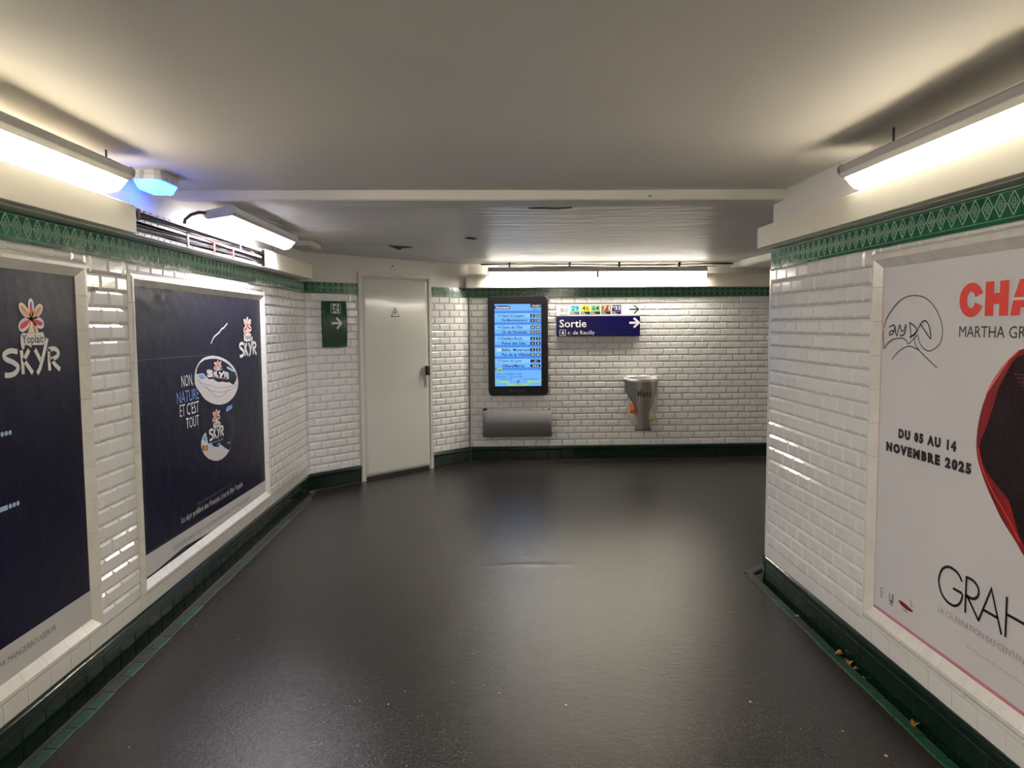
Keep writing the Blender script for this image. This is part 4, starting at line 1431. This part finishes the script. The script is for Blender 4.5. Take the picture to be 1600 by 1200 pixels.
# ------------------------------------------------------------------ exit sign
ex = thing_on('diagonal', 'exit_sign', 'dark green panel with running figure and arrow, left of the door', 'sign', (.187, -.012, 1.397))
g = Geo()
n = 10
W_, H_ = .276, .452
prof = [(0, 0), (0, H_)] + [(-.030 - .012 * math.sin(math.pi * i / n), H_ - H_ * i / n) for i in range(n + 1)]
g.prism_x(prof, 0, W_)
bevel(g.make('panel', M['exit_green'], ex), .003, 2)
def ds(z):
    return .032 + .012 * math.sin(math.pi * (H_ - z) / H_)
def curved(name, polys, m, extra=.0):
    vs, fs = [], []
    for p in polys:
        area = sum(p[i][0] * p[(i + 1) % len(p)][1] - p[(i + 1) % len(p)][0] * p[i][1] for i in range(len(p)))
        q = p if area > 0 else p[::-1]
        b = len(vs)
        vs += [(x, -ds(z) - extra, z) for x, z in q]
        fs.append(tuple(range(b, b + len(q))))
    return obj(name, mesh_of(name, vs, fs, m), ex)
pic = curved('pictogram', [rect(.085, .330, .205, .428)], M['glow_white'], .0005)
curved('door_mark', [rect(.091, .334, .108, .424), rect(.182, .334, .199, .424)], M['exit_green'], .0022)
def mstroke(lines, wd, m, extra, name):
    vs, fs = stroke_geo(lines, wd, 0, smooth=False)
    return obj(name, mesh_of(name, [(x, -ds(z) - extra, z) for x, y, z in vs], fs, m), ex)
mstroke([[(.150, .402), (.138, .376), (.150, .358), (.160, .338)], [(.140, .372), (.128, .360), (.108, .358)], [(.148, .396), (.128, .398), (.120, .384)], [(.148, .398), (.165, .382), (.176, .388)]], .011, M['exit_green'], .003, 'running_figure')
curved('figure_head', [ellipse(.155, .415, .008, .009, 10)], M['exit_green'], .003)
mstroke([[(.085, .235), (.190, .235)], [(.142, .290), (.200, .235), (.148, .180)]], .022, M['glow_white'], .0025, 'arrow')

# ------------------------------------------------------------------ bus display
XB = .25     # end-wall local x = world x + .25
dsp = thing_on('back', 'bus_display', 'black upright screen listing blue bus departures on the end wall', 'display', (.227, -.013, .780))
W_, H_, D_ = .702, 1.160, .075
def rrect(w, h, r, n=6):
    P = []
    for cx, cz, a0 in ((w - r, r, -90), (w - r, h - r, 0), (r, h - r, 90), (r, r, 180)):
        for i in range(n + 1):
            a = math.radians(a0 + 90 * i / n)
            P.append((cx + r * math.cos(a), cz + r * math.sin(a)))
    return P
P = rrect(W_, H_, .045)
vs = [(x, 0, z) for x, z in P] + [(x, -D_ + .008, z) for x, z in P] + [(.5 * W_ + (x - .5 * W_) * .978, -D_, .5 * H_ + (z - .5 * H_) * .987) for x, z in P]
k = len(P)
fs = [tuple(range(2 * k, 3 * k))] + [(i, (i + 1) % k, (i + 1) % k + k, i + k) for i in range(k)] + [(i + k, (i + 1) % k + k, (i + 1) % k + 2 * k, i + 2 * k) for i in range(k)]
cs = obj('case', mesh_of('case', vs, [tuple(f) for f in fs], M['display']), dsp)
e = .0006
S0 = D_ + e
sx0, sx1, sz0, sz1 = .076, .620, .108, 1.066
scr = flat(dsp, 'screen', [rect(sx0, sz0, sx1, sz1)], S0, M['scr'], label='lit blue screen')
SW, SH = sx1 - sx0, sz1 - sz0
def U(u, v):      # crop coordinates of the photographed screen -> local
    return sx0 + (u - 178) / (660 - 178) * SW, sz1 - (v - 170) / (1030 - 170) * SH
def R4(a, b, c, d_):
    x0, z1 = U(a, b)
    x1, z0 = U(c, d_)
    return rect(x0, z0, x1, z1)
def sbox(a, b, c, d_, m, lay=1, name='band'):
    return flat(scr, name, [R4(a, b, c, d_)], S0 + .0004 * lay, M[m])
def stext(s, a, b, c, d_, m='scr_text', lay=2, bold=.0):
    x0, z1 = U(a, b)
    x1, z0 = U(c, d_)
    return text(scr, s, x0, z0, x1, z1, S0 + .0004 * lay, M[m], bold=bold)
sbox(178, 186, 338, 222, 'scr_navy')
stext('Daumesnil', 192, 193, 328, 216, 'scr_white', bold=.02)
sbox(550, 170, 655, 208, 'scr_black')
stext('19:03', 567, 178, 643, 202, 'scr_yellow', bold=.02)
stext('attente', 572, 222, 640, 238, 'scr_text')
rows = [(240, '29', 'scr_cyan', 'Gare St-Lazare', 'Pte Montempoivre', ('3', '13'), ('8', '21')),
        (360, '46', 'scr_dkgreen', 'Gare de l’Est', 'Ch. de Vincennes', ('10', '18'), ('12', '21')),
        (478, '64', 'scr_dkgreen', 'Denfert-Roch.', 'Porte des Lilas', ('4', '9'), ('6', '8')),
        (597, '71', 'scr_text', 'Biblio. Mitterrand', 'Pte de la Villette', ('6', '5'), ('20', '36')),
        (716, 'N33', 'scr_navy', 'Gare de Lyon', 'Villiers/Marne', ('- 27 -',), ('- - -',))]
for v, num, cm, a_, b_, t1, t2 in rows:
    sbox(178, v, 660, v + 26, 'scr2')
    sbox(187, v + 28, 545, v + 72, 'scr_hi')
    if num == '46' or num == '64':
        stext(num, 206, v + 38, 243, v + 62, cm, bold=.02)
    elif num == '29':
        stext(num, 206, v + 40, 243, v + 62, 'scr_text', bold=.02)
    else:
        sbox(206, v + 36, 246, v + 62, 'scr_white' if num == '71' else 'scr_navy', 2)
        stext(num, 210, v + 40, 242, v + 58, 'scr_text' if num == '71' else 'scr_white', 3, bold=.02)
    wa, wb = 24 + 15.2 * len(a_), 24 + 16 * len(b_)
    stext(a_, 252, v + 36, 252 + wa * .98, v + 66, bold=.02)
    stext(b_, 252, v + 86, 252 + wb * .93, v + 116, bold=.02)
    for tt, dv in ((t1, 37), (t2, 86)):
        if len(tt) == 2:
            for q, (xa, xb) in enumerate(((547, 595), (606, 652))):
                sbox(xa, v + dv, xb, v + dv + 32, 'scr_black')
                w_ = 7 if len(tt[q]) == 1 else 15
                stext(tt[q], (xa + xb) / 2 - w_, v + dv + 6, (xa + xb) / 2 + w_, v + dv + 26, 'scr_yellow', bold=.03)
        else:
            sbox(547, v + dv, 650, v + dv + 30, 'scr_black')
            stext(tt[0], 572, v + dv + 8, 628, v + dv + 24, 'scr_white', bold=.02)
sbox(178, 836, 660, 862, 'scr2')
sbox(200, 840, 250, 880, 'scr_lime', 2)
stext('46', 206, 850, 242, 874, 'scr_dkgreen', 3, bold=.03)
stext('8 Nov De 09:00 à 17:00', 196, 892, 452, 914)
stext('Direction : Gare de l’Est', 196, 920, 462, 942)
stext('Porte Dorée', 226, 951, 358, 966)
stext('Charles Michels', 470, 951, 620, 966)
sbox(182, 972, 660, 992, 'scr_lime')
sbox(325, 972, 515, 992, 'scr')
x_, z_ = U(330, 996)
ln = [[U(290, 982), U(322, 1016), U(512, 1016), U(545, 982)]]
stroke(scr, 'route_line', ln, .016, S0 + .0008, M['scr_lime'], smooth=False)
stext('déviation', 378, 1003, 458, 1016)
stroke(scr, 'cross_mark', [[U(404, 968), U(432, 996)], [U(432, 968), U(404, 996)]], .008, S0 + .0012, M['print_red'], smooth=False)
for q in (330, 348, 366, 384, 446, 466, 486, 504):
    stroke(scr, 'stop_mark', [[U(q, 974), U(q + 4, 990)]], .004, S0 + .0012, M['scr_text'], smooth=False)
stroke(scr, 'arrow_mark', [[U(200, 976), U(206, 982), U(200, 988)]], .005, S0 + .0012, M['scr_dkgreen'], smooth=False)
ring = [[(.262 + .013 * math.cos(2 * math.pi * i / 14), .052 + .013 * math.sin(2 * math.pi * i / 14)) for i in range(15)]]
stroke(dsp, 'maker_mark', ring, .004, D_ + .0006, M['grey_print'])
text(dsp, 'mobilités', .282, .046, .335, .057, D_ + .0006, M['grey_print'])
text(dsp, 'ratp', .362, .042, .420, .062, D_ + .0006, M['grey_print'], bold=.02)
flat(dsp, 'led_window', [rect(.632, .172, .640, .196)], D_ + .0006, M['grey_print'])

# ------------------------------------------------------------------ way-out sign
sg = thing_on('back', 'exit_direction_sign', 'white bus-route strip over a navy exit panel with right arrows', 'sign', (1.029, -.013, 1.468))
W_ = .990
g = Geo().box((0, 0, 0), (W_, -.044, .229))
bevel(g.make('navy_panel', M['sign_blue'], sg), .003, 2)
g = Geo().box((0, 0, .234), (W_, -.036, .380))
bevel(g.make('white_panel', M['sign_white'], sg), .003, 2)
Geo().box((-.004, 0, .380), (W_ + .004, -.040, .386)).make('top_rail', M['steel_dull'], sg)
def V(u, v):      # crop coordinates of the photographed sign -> local
    return (u - 162) / (1264 - 162) * W_, .380 - (v - 127) / (545 - 127) * .380
def vtext(s, a, b, c, d_, m, dd, bold=0.0, name='lettering'):
    x0, z1 = V(a, b)
    x1, z0 = V(c, d_)
    return text(sg, s, x0, z0, x1, z1, dd, M[m], bold=bold, name=name)
WD, ND = .0366, .0446
stroke(sg, 'rule_line', [[V(206, 153), V(328, 153)], [V(206, 272), V(328, 272)]], .006, WD, M['grey_print'], smooth=False)
vtext('BUS', 222, 186, 314, 236, 'grey_print', WD, .01)
for (a, num, m_, tm) in ((346, '29', 'bus29', 'print_black'), (484, '46', 'bus46', 'print_black'), (616, '64', 'bus64', 'print_black'), (754, '71', 'bus71', 'white'), (892, 'N33', 'busN33', 'white')):
    x0, z1 = V(a, 147)
    x1, z0 = V(a + 122, 228)
    t_ = flat(sg, 'route_tab', [rect(x0, z0, x1, z1)], WD, M[m_])
    x1b, z0b = V(a + 122, 268)
    flat(sg, 'route_foot', [rect(x0, z0b, x1b, z0 - .002)], WD, M['print_black'] if num not in ('29', 'N33') else (M['grey_print'] if num == '29' else M['busN33']))
    if num == 'N33':
        vtext('N', a + 6, 158, a + 36, 186, tm, WD + .0006, .012)
        vtext('33', a + 40, 160, a + 112, 212, tm, WD + .0006, .012)
    else:
        vtext(num, a + 16, 158, a + 108, 218, tm, WD + .0006, .005)
    stroke(sg, 'small_print', [[V(a + 8, 240), V(a + 44, 240)], [V(a + 8, 256), V(a + 66, 256)]], .006, WD + .0006, M['white'], smooth=False)
stroke(sg, 'arrow', [[V(1122, 205), V(1238, 205)], [V(1182, 152), V(1244, 205), V(1182, 260)]], .016, WD, M['print_black'], smooth=False)
vtext('Sortie', 202, 332, 556, 432, 'white', ND, .012)
stroke(sg, 'arrow', [[V(1120, 378), V(1240, 378)], [V(1180, 318), V(1248, 378), V(1180, 438)]], .024, ND, M['white'], smooth=False)
stroke(sg, 'number_box', [[V(206, 466), V(282, 466), V(282, 536), V(206, 536), V(206, 462)]], .005, ND, M['white'], smooth=False)
vtext('4', 226, 478, 262, 524, 'white', ND, .012)
vtext('r. de Reuilly', 316, 476, 664, 542, 'white', ND, .0)

# ------------------------------------------------------------------ guard rail box below the display
gd = thing_on('back', 'wall_guard', 'grey rounded metal guard fixed below the bus display', 'guard', (.157, -.012, .302))
W_, D_, r_ = .80, .19, .055
path = [(0, 0), (0, -D_ + r_)]
for i in range(1, 7):
    a = math.pi + math.pi / 2 * i / 6
    path.append((r_ + r_ * math.cos(a), -D_ + r_ + r_ * math.sin(a)))
for i in range(0, 7):
    a = 1.5 * math.pi + math.pi / 2 * i / 6
    path.append((W_ - r_ + r_ * math.cos(a), -D_ + r_ + r_ * math.sin(a)))
path.append((W_, 0))
vs, fs = [], []
for x, y in path:
    vs += [(x, y, 0), (x, y, .306)]
for i in range(len(path) - 1):
    fs.append((2 * i, 2 * i + 2, 2 * i + 3, 2 * i + 1))
pan = obj('panel', mesh_of('panel', vs, fs, M['guard'], True), gd)
md = pan.modifiers.new('solid', 'SOLIDIFY')
md.thickness = .006
md.offset = 0
for x in (.012, W_ - .012):
    Geo().box((x - .012, 0, .02), (x + .012, -.004, .31)).make('wall_plate', M['guard'], gd)
Geo().box((.0, 0, .296), (.05, -.03, .318)).make('hook', M['black'], gd)

# ------------------------------------------------------------------ litter bin
BX = 1.780 + XB
bn = thing_on('back', 'litter_bin', 'waisted steel bin marked Merci on the end wall', 'bin', (BX, -.012, .36))
R_ = .200
CY = -.215
prof = [(.025, .095), (.105, .074), (.18, .063), (.21, .064), (.29, .098), (.365, .144), (.42, .176), (.45, .187), (.52, .193), (.60, .196)]
prof = [(.0, .098)] + prof
vs, fs = [], []
zs = []
for i in range(33):
    z = .60 * i / 32
    for (za, ha), (zb, hb) in zip(prof, prof[1:]):
        if za <= z <= zb + 1e-6:
            t = (z - za) / (zb - za)
            t = t * t * (3 - 2 * t) * .5 + t * .5
            h = ha + (hb - ha) * t
            break
    zs.append((z, h))
NA = 17
for z, h in zs:
    am = math.asin(min(.985, h / R_))
    for j in range(NA):
        a = -am + 2 * am * j / (NA - 1)
        vs.append((R_ * math.sin(a), CY + R_ - R_ * math.cos(a) + .0, z))
for i in range(len(zs) - 1):
    for j in range(NA - 1):
        a = i * NA + j
        fs.append((a, a + 1, a + NA + 1, a + NA))
sh = obj('front_shell', mesh_of('front_shell', vs, fs, M['steel'], True), bn)
md = sh.modifiers.new('solid', 'SOLIDIFY')
md.thickness = .003
g = Geo()
NR = 32
ring = []
for rr, zz in ((R_ + .006, .596), (R_ + .008, .606), (R_ - .002, .615), (R_ - .035, .600), (R_ - .045, .55), (R_ - .040, .545)):
    ring.append([(rr * math.cos(2 * math.pi * j / NR), -.212 + .201 + .0 - .0 + 0 - .0 + (-.004) + rr * .96 * math.sin(2 * math.pi * j / NR) - .0, zz) for j in range(NR)])
cyy = CY + R_
vs = [(x, cyy - .0 + (y + .015) * 1.0, z) for r0 in ring for x, y, z in r0]
vs = []
for rr, zz in ((R_ - .001, .590), (R_ + .002, .601), (R_ - .003, .606), (R_ - .05, .598), (R_ - .10, .585)):
    for j in range(NR):
        a = 2 * math.pi * j / NR
        yy = cyy + rr * math.sin(a)
        vs.append((rr * math.cos(a), min(yy, -.002), zz + (.024 * math.sin(a) * rr / R_)))
fs = []
for i in range(4):
    for j in range(NR):
        fs.append((i * NR + j, i * NR + (j + 1) % NR, (i + 1) * NR + (j + 1) % NR, (i + 1) * NR + j))
rim = obj('rim', mesh_of('rim', vs, fs, M['steel_rim'], True), bn)
rim.modifiers.new('solid', 'SOLIDIFY').thickness = .003
# letters wrapped on the shell
t_ = text(bn, 'Merci', -.071, .395, .105, .475, 0, M['print_black'], bold=.022, spacing=1.16)
for v in t_.data.vertices:
    a = math.asin(max(-.98, min(.98, v.co.x / R_)))
    v.co.y = cyy - (R_ + .0055) * math.cos(a)
Geo().box((-.06, 0, .1), (.06, -.008, .56)).make('wall_plate', M['steel_dull'], bn)
Geo().box((-.02, -.006, .505), (.02, -.05, .535)).make('support_arm', M['steel_dull'], bn)
# transparent sack
vs, fs = [], []
NB, NZ = 26, 20
rg = random.Random(5)
for i in range(NZ + 1):
    t = i / NZ
    z = .035 + .53 * t
    rad = .148 * (1 - (1 - min(1, t * 3.2)) ** 2 * .45) * (1.0 if t < .8 else 1 - .25 * (t - .8)) + (.022 * math.exp(-((t - .45) / .25) ** 2))
    for j in range(NB):
        a = 2 * math.pi * j / NB
        k_ = 1 + .11 * noise.noise(Vector((math.cos(a) * 2.2, math.sin(a) * 2.2, t * 4))) + .05 * noise.noise(Vector((math.cos(a) * 6, math.sin(a) * 6, t * 7)))
        y = rad * .72 * k_ * math.sin(a)
        zz = z - (.05 if (t < .12 and math.cos(a) > .75) else 0) * (1 - t / .12 if t < .12 else 0)
        xx_ = max(-.182, min(.182, rad * k_ * 1.02 * math.cos(a)))
        vs.append((xx_, max(min(y, .125), .135 - math.sqrt(max(0.0, (R_ - .010) ** 2 - xx_ ** 2))), zz))
for i in range(NZ):
    for j in range(NB):
        fs.append((i * NB + j, i * NB + (j + 1) % NB, (i + 1) * NB + (j + 1) % NB, (i + 1) * NB + j))
fs.append(tuple(range(NB - 1, -1, -1)))
bag = obj('bin_bag', mesh_of('bin_bag', vs, fs, M['bag'], True))
bag.location = to_world('back', BX, -.150, .36)
bag.rotation_euler = (0, 0, FRAMES['back'][1])
tag(bag, 'clear plastic sack hanging inside the Merci bin', 'bag')
def wrapper(name, pts, yoff, m, label):
    n_ = len(pts)
    vs = [(x, -.006, z) for x, z in pts] + [(x, .006, z) for x, z in pts]
    c1, c2 = len(vs), len(vs) + 1
    cx, cz = sum(p[0] for p in pts) / n_, sum(p[1] for p in pts) / n_
    vs += [(cx, -.018, cz), (cx, .018, cz)]
    fs = [(i, (i + 1) % n_, c1) for i in range(n_)] + [((i + 1) % n_ + n_, i + n_, c2) for i in range(n_)] + [(i, i + n_, (i + 1) % n_ + n_, (i + 1) % n_) for i in range(n_)]
    o = obj(name, mesh_of(name, vs, fs, m))
    o.location = to_world('back', BX, yoff, .36)
    o.rotation_euler = (0, 0, FRAMES['back'][1])
    tag(o, label, 'wrapper')
    return o
wrapper('snack_wrapper', [(-.165, .205), (-.06, .185), (-.055, .205), (-.095, .285), (-.120, .325), (-.145, .325)], -.178, M['orange_wrap'], 'orange wrapper showing through the sack, left of the bin front')
wrapper('snack_wrapper', [(.085, .11), (.115, .10), (.13, .135), (.12, .165), (.09, .17)], -.195, M['yellow_wrap'], 'small yellow wrapper in the sack, right of the bin front')

# ------------------------------------------------------------------ litter in the right gutter
def dry_leaf(x, y, s, rz, label, m='leaf', cat='leaf', name='dry_leaf', z=.004, group=None):
    vs, fs = [], []
    rg = random.Random(int(x * 1e4) + int(y * 1e4))
    n_ = 12
    vs.append((0, 0, .006 * s / .03))
    for i in range(n_):
        a = 2 * math.pi * i / n_
        r = s * (.65 + .5 * rg.random())
        vs.append((r * math.cos(a), .62 * r * math.sin(a), s * (.28 * math.sin(2 * a) + .35) + .2 * s * rg.random()))
    for i in range(n_):
        fs.append((0, 1 + i, 1 + (i + 1) % n_))
    o = obj(name, mesh_of(name, vs, fs, M[m], False))
    md_ = o.modifiers.new('solid', 'SOLIDIFY')
    md_.thickness = .0015
    o.location = (x, y, z)
    o.rotation_euler = (0, 0, rz)
    tag(o, label, cat, group)
    return o
LEAVES = [(1.668, 3.560, .030, .6, 'crumpled amber leaf, furthest of the three in the right gutter', 'leaf'),
          (1.672, 3.470, .024, 1.7, 'curled amber leaf in the middle of the gutter cluster', 'leaf'),
          (1.690, 3.430, .026, .2, 'amber leaf closest to the green baseboard in the gutter cluster', 'leaf'),
          (1.672, 2.905, .026, 1.3, 'lone tan leaf on the right green floor edging nearer the viewer', 'leaf'),
          (1.655, 4.05, .016, .4, 'small pinkish scrap on the green edging near the wall corner', 'crumb'),
          (1.680, 3.34, .014, .9, 'pale crumb just nearer than the amber leaf cluster', 'crumb')]
for x, y, s, rz, lb, m_ in LEAVES:
    dry_leaf(x, y, s, rz, lb, m_, 'leaf' if m_ == 'leaf' else 'litter', 'dry_leaf' if m_ == 'leaf' else 'scrap', z=.004 if x < 1.68 else -.012)

# chewing-gum and paper specks trodden into the asphalt: too small to pick apart
g = Geo()
rs_ = random.Random(21)
SP = [(0.306, 3.133, .006), (0.027, 3.252, .004), (-.388, 3.282, .004), (1.32, 4.139, .005), (-1.60, 4.1, .004), (1.088, 3.127, .006), (-.09, 3.658, .006), (1.45, 2.70, .008)]
SP += [(rs_.uniform(-1.4, 1.4), rs_.uniform(2.6, 6.5), rs_.choice((.0025, .003, .005))) for _ in range(26)]
for x, y, r in SP:
    n_ = 7
    zz_ = .0045
    vs_ = [(x + r * rs_.uniform(.7, 1.1) * math.cos(2 * math.pi * i / n_), y + r * rs_.uniform(.7, 1.1) * math.sin(2 * math.pi * i / n_), zz_ - .003) for i in range(n_)]
    vs_ += [(x + (vx - x) * .7, y + (vy - y) * .7, zz_) for vx, vy, vz in vs_]
    g.add(vs_, [(i, (i + 1) % n_, (i + 1) % n_ + n_, i + n_) for i in range(n_)] + [tuple(range(n_, 2 * n_))])
o = g.make('floor_specks', M['crumb'], floor)
o['kind'] = 'stuff'
stroke(wall_left, 'graffiti_mark', [[(3.512, 1.760), (3.540, 1.786), (3.520, 1.790), (3.516, 1.770), (3.542, 1.762), (3.530, 1.778), (3.548, 1.752)]], .004, .0145, M['print_black'])
